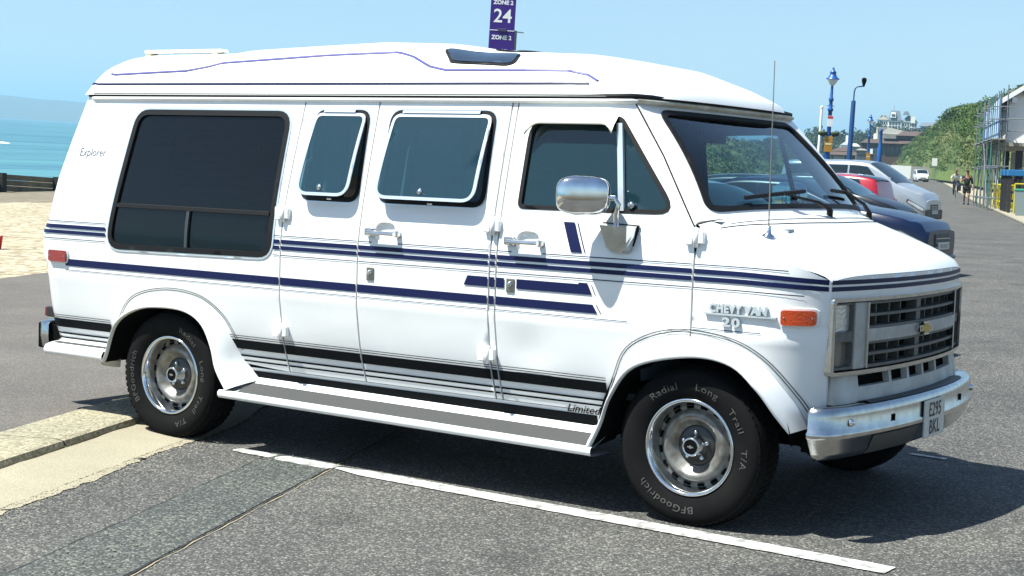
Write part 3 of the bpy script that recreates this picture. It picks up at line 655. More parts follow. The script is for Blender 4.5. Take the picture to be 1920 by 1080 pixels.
curtain(.94,1.06,1.38,1.80,.10,side_door); curtain(1.19,1.27,1.60,1.80,.10,side_door); curtain(1.42,1.50,1.36,1.80,.10,side_door2); curtain(1.84,2.03,1.36,1.80,.10,side_door2)
# ------- mirror, aerial, wipers
def sup(c, r, e=.6, n=24, k=16, T=None):
    f = lambda a, e_: math.copysign(abs(a)**e_, a); v = []
    for j in range(k+1):
        ph = -math.pi/2+math.pi*j/k
        v.append([Vector((c[0]+r[0]*f(math.cos(ph), e)*f(math.cos(2*math.pi*i/n), e), c[1]+r[1]*f(math.cos(ph), e)*f(math.sin(2*math.pi*i/n), e), c[2]+r[2]*f(math.sin(ph), e))) for i in range(n)])
    if T is not None: v = [[T @ q for q in r_] for r_ in v]
    return MB().loft(v)
for sg in (-1, 1):
    Tm = Matrix.Translation((2.672, sg*1.115, 1.424)) @ Matrix.Rotation(sg*math.radians(56), 4, 'Z')
    dm = sup((0,0,0), (.062,.122,.088), .62, T=Tm); mir = vp('door_mirror', dm, CHR)
    vp('mirror_glass', MB().add([Tm @ Vector((-.058, a, b)) for a, b in ((-.095,-.065),(.095,-.065),(.095,.065),(-.095,.065))], [(0,1,2,3)]), mat('mirror_silver', (.8,.82,.84), .02, metal=1.), mir)
    zc = 1.245; yb = W(zc)
    prof = [(-.092,1.302,0),(.080,1.296,0),(.056,1.185,0),(.03,1.172,0),(-.042,1.174,0),(-.066,1.19,0)]
    f1 = [(2.805+a, sg*(yb-.003), z) for a, z, _ in prof]; f2 = [(2.805+a*1.0, sg*(yb+.02), z) for a, z, _ in prof]; f3 = [(2.805+a*.80+.004, sg*(yb+.085-(1.30-z)*.30), 1.24+(z-1.24)*.90) for a, z, _ in prof]
    mk = MB().loft([f1, f2, f3], sm=False); mk.add(f3, [(0,1,2,3,4,5)] if sg > 0 else [(5,4,3,2,1,0)]); vp('mirror_bracket', mk, CHR, mir)
    vp('bracket_seal', MB().loft([[(2.805+a*1.07, sg*(yb+o_), 1.24+(z-1.24)*1.07) for a, z, _ in prof] for o_ in (-.004,.006)], sm=False).add([(2.805+a*1.07, sg*(yb+.006), 1.24+(z-1.24)*1.07) for a, z, _ in prof], [tuple(range(6))]), RUB, mir)
    vp('mirror_arm', MB().tube([(2.80,sg*(yb+.05),1.29),(2.812,sg*(yb+.075),1.345),(2.822,sg*(yb+.075),1.390),(2.805,sg*(yb+.08),1.415),(2.75,sg*(yb+.10),1.42)], .012, 8), CHR, mir)
ab = np.array(hood_fm(-.815,.355)); an = vp('aerial', MB().tube([ab+[0,0,.02], ab+[-.005,.004,.30], ab+[-.012,.010,.755]], [.0034,.0028,.002], 6).lathe([(.0001,.002),(.004,0),(.0001,-.004)], ab+[-.012,.010,.755], (0,0,1), 8), mat('aerial_steel', (.25,.23,.21), .4, metal=.7))
vp('aerial_base', MB().lathe([(.03,-.004),(.026,.008),(.011,.016),(.008,.04),(.003,.05)], ab, (.15,-.08,1), 14), CHR, an)
vp('washer_jet', MB().box(*(lambda q: (q[0]-.012,q[0]+.012,q[1]-.03,q[1]+.03,q[2]-.004,q[2]+.010))(hood_fm(-.62,.30)), .003), CHR)
def wiper(s0, s1, v1, s2, v2, s3, v3):
    pv = np.array(hood_fm(s0, .03, .03)); e = np.array(wsm(s1, v1, .035)); w_ = MB().tube([pv-[0,0,.04], pv], .016, 8).tube([pv, pv+(e-pv)*.3+[.01,0,.012], e], [.012,.009,.005], 6)
    o = vp('wiper', w_, RUB)
    vp('wiper_blade', MB().tube([wsm(s2+(s3-s2)*t, v2+(v3-v2)*t, .02) for t in np.linspace(0, 1, 9)], .010, 6), RUB, o)
wiper(.02,-.34,.155,-.66,.145,-.06,.20); wiper(.82,.50,.205,.34,.215,.72,.20)
# ------- wheels
def wheel(cx, sg, rot):
    c = (cx, sg*.885, .345); ax = (0, sg, 0); w = empty('wheel', (0,0,0)); w.parent = van
    Rt = .349; o_ = .11
    tp = [(.215,-.10),(.26,-.113),(.30,-.112),(.332,-.10),(Rt-.004,-.082),(Rt,-.06),(Rt,.06),(Rt-.004,.080),(.333,.098),(.315,.107),(.295,.1115),(.27,.111),(.25,.106),(.235,.099),(.222,.094),(.214,.088),(.205,.07)]
    ty = MB().lathe(tp, c, ax, 64)
    for k in range(64):                                       # tread blocks on both shoulders and in the middle
        a = 2*math.pi*k/64
        for h0, h1, ph in ((-.100,-.045,0),(-.036,-.004,.5),(.004,.036,0),(.045,.098,.5)):
            a0 = a+ph*math.pi/64; a1 = a0+2*math.pi/64*.66
            def P(r, h, ang): return (cx+r*math.cos(ang), c[1]+sg*h, c[2]+r*math.sin(ang))
            r1 = Rt+.006 if abs(h0) < .09 and abs(h1) < .09 else Rt+.004
            re = lambda h: (.340 if abs(h) > .09 else r1)
            ty.add([P(Rt-.012,h0,a0),P(Rt-.012,h1,a0),P(Rt-.012,h1,a1),P(Rt-.012,h0,a1),P(re(h0),h0,a0),P(re(h1),h1,a0),P(re(h1),h1,a1),P(re(h0),h0,a1)], [(4,5,6,7),(0,1,5,4),(1,2,6,5),(2,3,7,6),(3,0,4,7)])
    ty.v = [(a, b, max(b_, .001) if False else max(z, .0015)) for a, b, z in ty.v for b_ in (0,)]
    vp('tyre', ty, TYRE, w)
    def arc(s_, size, R0, th, nm):
        t = text_mb(s_, size, 0, .0, .0, 'CENTER', 1.12, 3); q = []
        for u, v, _ in t.v:
            a = th-u*1.2/R0; r = R0+v
            x = r*math.cos(a); z = r*math.sin(a)
            h = np.interp(r, [.222,.25,.27,.295,.315,.333], [.094,.106,.111,.1115,.107,.098])+.003
            q.append((cx+(x if sg < 0 else -x), c[1]+sg*h, c[2]+z))
        t.v = q; vp('tyre_lettering', t, TLET, w)
    for s2_, th_ in (('Radial',118),('Long',72),('Trail',32),('T/A',-4),('BFGoodrich',-112)): arc(s2_, .043, .258, math.radians(th_)+rot, 'a')
    # Long Trail T/A', .043, .258, math.radians(68)+rot, 'a'); arc('BFGoodrich', .043, .258, math.radians(-112)+rot, 'b')
    ring_ = [(.217,.086),(.2165,.094),(.211,.099),(.204,.098),(.198,.090),(.190,.062),(.184,.040),(.181,.034)]
    vp('trim_ring', MB().lathe(ring_, c, ax, 56), CHR, w)
    disc = vp('wheel_disc', MB().lathe([(.185,.030),(.172,.026),(.160,.030),(.152,.046),(.138,.054),(.126,.050),(.112,.034),(.098,.020),(.086,.012),(.03,.012)], c, ax, 48), RALLY, w)
    for k in range(16):
        a = 2*math.pi*(k+.5)/16+rot
        T2 = Matrix.Translation((cx+.1725*math.cos(a), c[1]+sg*.0285, c[2]+.1725*math.sin(a))) @ Matrix.Rotation(-a, 4, 'Y')
        vp('wheel_slot', MB().box(-.006,.006,-.004,.004,-.016,.016,T=T2), BLK, disc)
    vp('hub_plate', MB().lathe([(.090,.016),(.084,.022),(.070,.024),(.050,.027)], c, ax, 32), mat('hub_dark', (.05,.05,.048), .35, metal=.6), w)
    hub = vp('hub_cap', MB().lathe([(.052,.026),(.050,.032),(.046,.040),(.043,.070),(.041,.078),(.034,.080),(.033,.076),(.0001,.076)], c, ax, 32), CHR, w)
    vp('hub_disc', MB().lathe([(.033,.0775),(.0001,.0775)], c, ax, 20), BLK, hub)
    vp('hub_emblem', MB().prism([(u*.20, v*.24) for u, v in bt], lambda u, v, h: (cx+u, c[1]+sg*(.078+h), c[2]+v), .002), CHR, hub)
    for k in range(5):
        a = 2*math.pi*k/5+.3+rot
        vp('wheel_nut', MB().lathe([(.011,.020),(.010,.036),(.007,.041),(.0001,.042)], (cx+.060*math.cos(a), c[1], c[2]+.060*math.sin(a)), ax, 10), CHR, hub)
wheel(3.175,-1,0); wheel(0,-1,math.radians(-62)); wheel(3.175,1,1); wheel(0,1,2)
# ------------------------------------------------------------------ ground
PD = np.array([-.36,.933]); PN = np.array([.933,.36]); P0 = np.array([-.38,-.79])      # along the promenade, across it (inland +), kerb line
def st(x, y):
    q = np.array([x, y])-P0; return float(q @ PN), float(q @ PD)
def xy(s, t): q = P0+s*PN+t*PD; return float(q[0]), float(q[1])
def gz(x, y):
    s, t = st(x, y); r = .0085*max(0, t-2)**2/(max(0, t-2)+3) if t > 2 else 0.
    if s < 0: r += .055+.006*max(-3., min(0, s))*-1
    return r
def ground_mat(name, c1, c2, c3, scale, bump, blot=None, rough=.85, stain=False):
    m = bpy.data.materials.new(name); m.use_nodes = True; n = m.node_tree.nodes; l = m.node_tree.links; b = n['Principled BSDF']; b.inputs['Roughness'].default_value = rough
    b.inputs['Specular IOR Level'].default_value = .3
    t = n.new('ShaderNodeTexCoord')
    v = n.new('ShaderNodeTexVoronoi'); v.inputs['Scale'].default_value = scale; v.feature = 'F1'
    l.new(t.outputs['Object'], v.inputs['Vector'])
    sp = n.new('ShaderNodeSeparateColor'); l.new(v.outputs['Color'], sp.inputs[0])
    r = n.new('ShaderNodeValToRGB'); e = r.color_ramp.elements; e[0].color = (*c1, 1); e[1].color = (*c3, 1); e[0].position = .1; e[1].position = 1.
    k = e.new(.62); k.color = (*c2, 1)
    k = e.new(.88); k.color = (*[.55*a+.45*b_ for a, b_ in zip(c2, c3)], 1)
    l.new(sp.outputs[0], r.inputs[0])
    x = n.new('ShaderNodeTexNoise'); x.inputs['Scale'].default_value = .8; x.inputs['Detail'].default_value = 9; x.inputs['Roughness'].default_value = .62; l.new(t.outputs['Object'], x.inputs['Vector'])
    rr = n.new('ShaderNodeValToRGB'); rr.color_ramp.elements[0].position = .32; rr.color_ramp.elements[1].position = .72; bl = blot or ((.80,.80,.82), (1.15,1.13,1.10)); rr.color_ramp.elements[0].color = (*bl[0], 1); rr.color_ramp.elements[1].color = (*bl[1], 1)
    l.new(x.outputs[0], rr.inputs[0])
    mu = n.new('ShaderNodeMix'); mu.data_type = 'RGBA'; mu.blend_type = 'MULTIPLY'; mu.inputs[0].default_value = 1; l.new(r.outputs[0], mu.inputs[6]); l.new(rr.outputs[0], mu.inputs[7]); l.new(mu.outputs[2], b.inputs['Base Color'])
    if stain:
        y_ = n.new('ShaderNodeTexNoise'); y_.inputs['Scale'].default_value = 1.9; y_.inputs['Detail'].default_value = 3; l.new(t.outputs['Object'], y_.inputs['Vector'])
        yr = n.new('ShaderNodeValToRGB'); yr.color_ramp.elements[0].position = .60; yr.color_ramp.elements[1].position = .72; yr.color_ramp.elements[0].color = (1,1,1,1); yr.color_ramp.elements[1].color = (.70,.70,.71,1); l.new(y_.outputs[0], yr.inputs[0])
        m3 = n.new('ShaderNodeMix'); m3.data_type = 'RGBA'; m3.blend_type = 'MULTIPLY'; m3.inputs[0].default_value = 1; l.new(mu.outputs[2], m3.inputs[6]); l.new(yr.outputs[0], m3.inputs[7]); l.new(m3.outputs[2], b.inputs['Base Color'])
    bu = n.new('ShaderNodeBump'); bu.inputs['Distance'].default_value = bump; bu.inputs['Strength'].default_value = .8; l.new(v.outputs['Distance'], bu.inputs['Height']); bu.invert = True; l.new(bu.outputs[0], b.inputs['Normal'])
    return m
ASPH = ground_mat('asphalt_chippings', (.047,.046,.044), (.076,.074,.070), (.25,.24,.21), 115, .004, ((.66,.67,.69),(1.16,1.15,1.12)), stain=True)
ASPH2 = ground_mat('asphalt_smooth', (.090,.081,.071), (.115,.104,.092), (.17,.157,.138), 110, .003)
PATCHM = ground_mat('asphalt_patch', (.034,.039,.039), (.050,.056,.055), (.17,.168,.15), 100, .005, ((.8,.82,.84),(1.4,1.36,1.25)))
SANDM = ground_mat('blown_sand', (.27,.242,.175), (.315,.285,.21), (.37,.34,.26), 220, .002, ((.86,.85,.83),(1.08,1.06,1.03)))
BEACHM = ground_mat('beach_shingle', (.19,.15,.10), (.37,.32,.225), (.46,.41,.31), 9, .03, ((.86,.85,.82),(1.10,1.09,1.06)))
WETS = ground_mat('wet_sand', (.15,.125,.085), (.17,.145,.105), (.19,.16,.12), 3, .01)
KERBM = ground_mat('kerb_stone', (.22,.198,.14), (.31,.285,.21), (.40,.375,.29), 55, .005, ((.75,.74,.70),(1.2,1.16,1.08)))
LINEM = mat('line_paint', (.58,.58,.55), .75, noise=(17, .13, (.22,.218,.205)), bump=(90, .001))
def sheet(name, ss_, ts_, zf, m_, kind='structure', wob=None):
    v = []; f = []
    for i, s in enumerate(ss_):
        for j, t in enumerate(ts_):
            s2 = s+(wob(i, t) if wob else 0); x, y = xy(s2, t); v.append((x, y, zf(s2, t, x, y)))
    n = len(ts_)
    for i in range(len(ss_)-1):
        for j in range(n-1): f.append((i*n+j, (i+1)*n+j, (i+1)*n+j+1, i*n+j+1))
    o = mesh(name, v, f, m_, None, True); return struct(o, kind) if kind else o
gflat = lambda s, t, x, y: gz(x, y) if s > 0 else gz(*xy(.001, t))
TS = np.concatenate([np.linspace(-12,2,8), np.linspace(3,60,40), np.linspace(70,400,20)])
sheet('car_park', np.array([-.30,0,1,3,6,10,14,20,35,60]), TS, gflat, ASPH)
sheet('promenade', np.array([-5.6,-4,-3,-2,-1,-.42]), TS, lambda s, t, x, y: gz(x, y)-.004, ASPH2)
import mathutils
def nz(x, y, sc, seed=0): return mathutils.noise.noise(Vector((x*sc+seed, y*sc-seed, seed*.7)))
sheet('sand_gutter', np.array([-.04,.0,.1,.2,.3,.38,.43,.46]), np.linspace(-6,1.2,260), lambda s, t, x, y: gz(*xy(.01, t))+.004+.022*max(0,1-s/.45)**1.2+.004*nz(x, y, 6)*(s < .4), SANDM, 'structure', lambda i, t: .035*nz(t, i, 2.1, 3)*(i > 2)+.022*nz(t, i, 14, 5)*(i > 3)+.016*nz(t, i, 41, 6)*(i > 5)-.10*max(0, (t-.2))*(i > 1))
sheet('patched_strip', np.array([.98,1.08,1.18,1.28,1.385]), np.linspace(-7,.75,80), lambda s, t, x, y: gz(x, y)+.004, PATCHM, 'structure', lambda i, t: .012*nz(t, i, 4, 8))
CRK = mat('joint_tar', (.012,.012,.012), .6); SNDJ = mat('joint_sand', (.30,.25,.16), .9)
for s0, m_, nm, w_ in ((.978, CRK, 'tar_joint', .010), (1.392, CRK, 'tar_joint', .014), (1.408, SNDJ, 'sand_joint', .007)):
    tt = np.linspace(-7,1.6,150); mb = MB(); L = [[], []]
    for t in tt:
        c_ = s0+.010*nz(t, s0, 5, 2)+.006*nz(t, s0, 19, 4); h = w_*max(.12, .6+.9*nz(t, s0, 7, 9))
        for k, q in ((0, c_-h/2), (1, c_+h/2)): x, y = xy(q, t); L[k].append((x, y, gz(x, y)+.0048))
    struct(MB().loft(L, closed=False).build(nm, m_))
def scatter(name, n, fn, size, m_):
    v = []; f = []
    for i in range(n):
        s, t = fn(); x, y = xy(s, t); r = size*(.4+1.2*rng.random()**2); a = rng.random()*6.28; z = gz(*xy(max(.01, s), t))+.0105; k = len(v); m2 = 5
        for j in range(m2): b_ = a+6.28*j/m2; rr = r*(.6+.6*rng.random()); v.append((x+rr*math.cos(b_), y+rr*math.sin(b_), z+.001*rng.random()))
        f.append(tuple(range(k, k+m2)))
    return struct(mesh(name, v, f, m_), 'stuff')
scatter('sand_flecks', 5000, lambda: (.40+.26*rng.random()**2.6, -6+7*rng.random()), .0042, SANDM)
scatter('sand_on_patch', 1800, lambda: ((lambda c: (c+.09*rng.normal(), -6.5+7*rng.random()))(1.20)), .0045, mat('patch_grit', (.15,.145,.115), .9))
# white bay line, worn, broken where the patch crosses it
def bay_line(x0, x1, y0, y1, wd_):
    n = int((x1-x0)/.02); L = [[], []]
    for i in range(n+1):
        t = i/n; x = x0+(x1-x0)*t; y = y0+(y1-y0)*t; h = wd_/2*(1+.07*nz(x, 0, 5)+.06*nz(x, 3, 30))*min(1, .3+t*10)
        L[0].append((x, y+h, gz(x, y)+.0055)); L[1].append((x, y-h*(1+.1*nz(x, 7, 23)), gz(x, y)+.0055))
    return MB().loft(L, closed=False)
struct(bay_line(.52,.80,-1.00,-1.01,.085).build('bay_line', LINEM)); struct(bay_line(.83,1.22,-1.012,-1.025,.12).build('bay_line', LINEM)); struct(bay_line(1.235,4.17,-1.026,-1.155,.13).build('bay_line', LINEM))
struct(bay_line(3.28,3.50,1.55,1.53,.05).build('paint_spot', LINEM))
# kerb stones
kb = struct(sheet('kerb_bed', np.array([-.43,-.4,0.]), np.linspace(-7,60,40), lambda s, t, x, y: gz(*xy(.01, t))-.03, BLK))
for k in range(24):
    t0 = -5.62+k*.94; t1 = t0+.93; q = []; dz_ = .003*nz(k, 2, 1.7); dr = .010*nz(k, 5, 1.3)
    z = lambda t: gz(*xy(.01, t))
    v = []
    for s, dzz in ((-.43,-.02),(-.43,.058),(-.42,.063),(-.05,.066),(-.015,.058),(-.004,.035),(-.004,-.03)):
        v.append([(*xy(s+dr+.006*nz(t*3, s, 2.)*(s > -.1), t), z(t)+dzz+dz_+.003*nz(t, s, 6)) for t in np.linspace(t0, t1, 12)])
    MB().loft(v, closed=False, sm=False).build('kerb_stone', KERBM, kb)
# beach, falling towards the sea
def beach_z(s, t, x, y):
    base = .0085*max(0, t-6)
    b = np.interp(-s, [5.2,5.6,6.5,9,14,20,32,45,70], [.06,.07,.05,-.02,-.20,-.40,-.45,-.75,-1.9])
    return base+b*1.0
sheet('beach', -np.concatenate([np.linspace(5.4,9,10), np.linspace(10,24,18)]), np.linspace(-14,160,60), lambda s, t, x, y: beach_z(s, t, x, y)+.03*nz(x, y, .5)*(s < -6), BEACHM, 'structure', lambda i, t: .18*nz(t, i, .6, 3)*(i < 2))
sheet('wet_beach', -np.linspace(23.5,90,26), np.linspace(-40,260,60), lambda s, t, x, y: beach_z(s, t, x, y)-.02+.05*nz(x, y, .2), WETS)
# ------------------------------------------------------------------ sea, far shore, groyne
TUP = (0., .0274, 0.)                                                    # plumb line on this sloping ground
sea_z = lambda x: -3.0-.0274*x
def water_mat():
    m = bpy.data.materials.new('sea_water'); m.use_nodes = True; n = m.node_tree.nodes; l = m.node_tree.links; b = n['Principled BSDF']
    b.inputs['Roughness'].default_value = .32; b.inputs['Specular IOR Level'].default_value = .35
    t = n.new('ShaderNodeTexCoord'); mp_ = n.new('ShaderNodeMapping'); mp_.inputs['Rotation'].default_value = (0, 0, -.37); mp_.inputs['Scale'].default_value = (.09,.014,1)
    l.new(t.outputs['Object'], mp_.inputs[0]); x = n.new('ShaderNodeTexNoise'); x.inputs['Scale'].default_value = 1; x.inputs['Detail'].default_value = 7; l.new(mp_.outputs[0], x.inputs['Vector'])
    r = n.new('ShaderNodeValToRGB'); e = r.color_ramp.elements; e[0].position = .35; e[1].position = .66; e[0].color = (.018,.095,.135,1); e[1].color = (.060,.20,.215,1); l.new(x.outputs[0], r.inputs[0]); l.new(r.outputs[0], b.inputs['Base Color'])
    w_ = n.new('ShaderNodeTexNoise'); w_.inputs['Scale'].default_value = .55; w_.inputs['Detail'].default_value = 6; mp2 = n.new('ShaderNodeMapping'); mp2.inputs['Rotation'].default_value = (0, 0, -.37); mp2.inputs['Scale'].default_value = (1,.3,1)
    l.new(t.outputs['Object'], mp2.inputs[0]); l.new(mp2.outputs[0], w_.inputs['Vector']); k = n.new('ShaderNodeBump'); k.inputs['Distance'].default_value = .5; k.inputs['Strength'].default_value = .7; l.new(w_.outputs[0], k.inputs['Height']); l.new(k.outputs[0], b.inputs['Normal'])
    return m
v = []
for s in np.concatenate([np.linspace(-55,-140,30), -np.geomspace(150,26000,30)]):
    for t in np.concatenate([-np.geomspace(9000,30,12), np.linspace(-20,220,60), np.geomspace(230,12000,14)]):
        x, y = xy(s, t); sw = .22*math.sin((s+8*nz(t, s, .01))*.33)*math.exp(-(-55-s)/60)*(s < -55) if s > -200 else 0
        v.append((x, y, sea_z(x)+sw*(.6+.8*nz(x, y, .03))))
n = 86; f = [(i*n+j, i*n+j+1, (i+1)*n+j+1, (i+1)*n+j) for i in range(59) for j in range(n-1)]
struct(mesh('sea', v, f, water_mat(), None, True))
FOAM = mat('foam', (.78,.80,.80), .8, bump=(3, .1))
def foam(px0, px1, py, D, h):
    a = at(px0, py, D); b = at(px1, py+.062*(px1-px0), D); n = 40; L = [[], [], []]
    for i in range(n+1):
        t = i/n; q = a+(b-a)*t; q[2] = sea_z(q[0])+.05; w_ = h*(math.sin(math.pi*t)**.5)*(.7+.6*nz(t*9, 0, 1, 3)); d_ = (q-CAM)/np.linalg.norm(q-CAM)
        L[0].append(tuple(q)); L[1].append(tuple(q+[d_[0]*.5*w_, d_[1]*.5*w_, .55*w_])); L[2].append(tuple(q+[d_[0]*1.6*w_, d_[1]*1.6*w_, .3*w_]))
    return struct(MB().loft(L, closed=False).build('breaking_wave', FOAM), 'stuff')
foam(-70, 19, 268, 300, 1.1); foam(-300, -90, 262, 330, 1.0)
# headland across the bay
HEADM = mat('headland', (.05,.065,.04), .9, noise=(.004, .2, (.085,.085,.06)))
hx = np.linspace(-700, 760, 70); hv = []
for px in hx:
    hy = 219.6+.058*px; top = np.interp(px, [-700,-300,0,40,80,150,300,520,760], [30,44,41.5,40,38,37,33,20,-6])+1.2*nz(px, 0, .03)
    hv.append([tuple(at(px, hy+14, 7000)), tuple(at(px, hy-top*.45, 7100)), tuple(at(px, hy-top, 7400)), tuple(at(px, hy-top+6, 9000))])
struct(MB().loft([[q[k] for q in hv] for k in range(4)], closed=False).build('headland', HEADM))
# timber groyne across the beach
GRM = mat('groyne_timber', (.10,.088,.055), .9, noise=(1.5, .2, (.19,.165,.10)), bump=(8, .03)); GRM2 = mat('groyne_post_timber', (.016,.015,.012), .9, bump=(8, .03))
ga, gb = at(-260, 329, 62), at(230, 360, 78)
gr = empty('groyne', (float(ga[0]), float(ga[1]), float(ga[2])-.5), 0, 'low weathered timber groyne with dark posts on the beach', 'groyne')
gd = gb-ga; gl = np.linalg.norm(gd[:2]); gu = np.array([gd[0]/gl, gd[1]/gl, 0]); gn = np.array([-gu[1], gu[0], 0]); zs_ = gd[2]/gl
def gbox(u0, u1, n0, n1, z0, z1, nm, m_):
    o0 = np.array([0, 0, .5]); v = [tuple(o0+gu*u+gn*n_+np.array([0, 0, z+zs_*u])) for z in (z0, z1) for u, n_ in ((u0,n0),(u1,n0),(u1,n1),(u0,n1))]
    return MB().add(v, [(3,2,1,0),(4,5,6,7),(0,1,5,4),(1,2,6,5),(2,3,7,6),(3,0,4,7)]).build(nm, m_, gr)
for i in range(int(gl/2.15)):
    u = i*2.15
    for k in range(4): gbox(u+.01, u+2.14, -.05, .05+.012*nz(i, k, 1.3), -.5+k*.235, -.28+k*.235+.006*nz(k, i, 2), 'plank', GRM)
    if i % 2 == 0: gbox(u-.16, u+.16, -.32, -.055, -.7, .46+.05*nz(i, 3, 1.1), 'post', GRM2)
# ------------------------------------------------------------------ zone sign on the kerb
SGP = mat('sign_purple', (.035,.009,.17), .4); SGW = mat('sign_white', (.78,.78,.78), .45); STEEL = mat('post_steel', (.30,.31,.32), .4, metal=.6)
sp_ = at(927, 79, 19.0); sg_ = empty('zone_sign', (float(sp_[0]), float(sp_[1]), gz(sp_[0], sp_[1])), math.radians(-0), 'purple zone 2 sign numbered 24 on a grey post behind the camper van', 'sign'); sg_.rotation_euler = (0, .0274, math.radians(34))
z0 = float(sp_[2])-gz(sp_[0], sp_[1])-.10
MB().tube([(0,.09,-.05),(0,.09,z0+1.02)], .038, 12).build('post', STEEL, sg_)
MB().box(-.148,.148,-.010,.010,z0,z0+.95,.004).build('sign_board', SGP, sg_)
MB().box(.085,.18,.02,.14,z0-.02,z0+.25,.005).build('control_box', mat('box_grey', (.24,.25,.26), .5), sg_)
MB().tube([(.10,.08,z0+.245),(.26,.08,z0+.235)], .006, 6).build('bracket', STEEL, sg_)
def sgt(s_, size, z, nm='lettering'):
    t = text_mb(s_, size, 0, 0, .0026, 'CENTER', 1.0); t.v = [(a, -.0125, z+b) for a, b, c in t.v]; t.build(nm, SGW, sg_)
sgt('ZONE 2', .066, z0+.135); sgt('24', .222, z0+.335); sgt('ZONE 2', .066, z0+.545)
for x0, x1 in ((-.145,-.05),(.06,.145)): MB().box(x0,x1,-.0135,-.0095,z0+.236,z0+.244).build('rule_line', SGW, sg_)
MB().box(-.045,.055,-.03,-.0105,z0+.224,z0+.262,.004).build('sign_clip', mat('clip_dark', (.05,.04,.10), .5), sg_)
# ------------------------------------------------------------------ lamp posts
BLUE = mat('lamp_blue', (.003,.065,.27), .4, coat=.3); BLUE2 = mat('lamp_blue_dark', (.004,.045,.15), .45); LGL = mat('lantern_glass', (.62,.68,.70), .15, coat=.6); ORG = mat('notice_orange', (.42,.20,.02), .5); REDS = mat('notice_red', (.55,.05,.06), .5); BASK = mat('basket_green', (.03,.045,.03), .9, noise=(12, .2, (.07,.09,.04)))
def lamp_post(px, D, H, label, extras=0):
    q = at(px, 300, D); e = empty('lamp_post', (float(q[0]), float(q[1]), gz(q[0], q[1])), 0, label, 'lamp post', 'blue ornate lamp posts along the promenade'); e.rotation_euler = (0, .0274, math.radians(34))
    MB().lathe([(.22,0),(.21,.25),(.16,.32),(.145,.9),(.16,.93),(.13,1.0),(.115,2.4),(.13,2.44),(.10,2.5),(.085,H-1.9),(.115,H-1.88),(.13,H-1.80),(.085,H-1.74),(.072,H-1.48),(.105,H-1.44),(.11,H-1.36),(.07,H-1.30),(.05,H-.72)], (0,0,0), (0,0,1), 16).build('column', BLUE, e)
    MB().tube([(-.16,0,H-1.66),(.16,0,H-1.66)], .016, 6).build('ladder_bar', BLUE, e)
    ln = MB().lathe([(.04,H-.80),(.10,H-.76),(.20,H-.62),(.225,H-.52)], (0,0,0), (0,0,1), 16).build('lantern', LGL, e)
    MB().lathe([(.29,H-.53),(.285,H-.50),(.20,H-.44),(.15,H-.35),(.12,H-.27),(.15,H-.25),(.13,H-.20),(.07,H-.15),(.045,H-.08),(.05,H-.05),(.015,H)], (0,0,0), (0,0,1), 16).build('lantern_cap', BLUE, e)
    if extras:
        MB().box(-.17,.17,-.13,-.115,2.32,2.98,.004).build('notice', ORG, e); MB().box(-.13,.13,-.136,-.1305,2.62,2.70).build('notice_print', mat('notice_pale', (.75,.6,.3), .5), e)
        if extras > 1:
            MB().box(-.12,.12,-.13,-.115,3.40,3.86,.004).build('notice', SGW, e); MB().box(-.118,.118,-.1335,-.1305,3.74,3.85).build('notice_header', REDS, e)
            for sx in (-1, 1):
                b_ = MB(); b_.lathe([(.03,2.98),(.16,3.03),(.22,3.13),(.20,3.18),(.05,3.2)], (sx*.27,0,0), (0,0,1), 14); b_.build('flower_basket', BASK, e)
    return e
lamp_post(1547.5, 70, 5.95, 'ornate blue lamp post with white, red and orange notices and flower baskets', 2)
lamp_post(1625, 135, 6.15, 'ornate blue lamp post with a single orange notice, farther along the promenade', 1)
q = at(1589.5, 300, 69); e = empty('floodlight_post', (float(q[0]), float(q[1]), gz(q[0], q[1])), 0, 'tapered dark blue post with bent arm and black floodlight', 'lamp post'); e.rotation_euler = (0, .0274, math.radians(34))
MB().lathe([(.15,0),(.145,.4),(.115,1.5),(.095,4.45),(.08,4.5)], (0,0,0), (0,0,1), 14).build('column', BLUE2, e)
MB().tube([(0,0,4.4),(0,0,4.85),(.03,0,5.0),(.10,0,5.08),(.36,0,5.13)], .03, 8).build('arm', BLUE2, e)
MB().lathe([(.03,5.10),(.06,5.2),(.10,5.33),(.105,5.42),(.06,5.48)], (.38,0,0), (0,0,1), 12).build('floodlight', BLK, e)
q = at(1647, 300, 150); e = empty('banner_post', (float(q[0]), float(q[1]), gz(q[0], q[1])), 0, 'blue post with cap and orange notice standing in front of brown roofs', 'post'); e.rotation_euler = (0, .0274, math.radians(34))
MB().lathe([(.18,0),(.16,1.5),(.17,2.0),(.22,2.2),(.22,3.6),(.16,3.8),(.12,5.1),(.18,5.15),(.02,5.4)], (0,0,0), (0,0,1), 12).build('column', BLUE, e)
MB().box(-.3,.3,-.45,-.42,1.1,1.95,.005).build('notice', ORG, e)
q = at(1531.5, 303, 75); e = empty('flagpole', (float(q[0]), float(q[1]), gz(q[0], q[1])), 0, 'slim white flagpole beside the ornate lamp post with baskets', 'flagpole'); e.rotation_euler = (0, .0274, 0)
MB().tube([(0,0,0),(0,0,2.2),(0,0,4.35)], [.075,.07,.055], 10).build('pole', SGW, e); MB().lathe([(.06,4.35),(.09,4.40),(.03,4.48)], (0,0,0), (0,0,1), 10).build('finial', SGW, e); MB().box(-.22,.22,-.1,.1,1.2,2.0,.02).build('blue_notice', mat('notice_blue', (.05,.16,.5), .5), e)
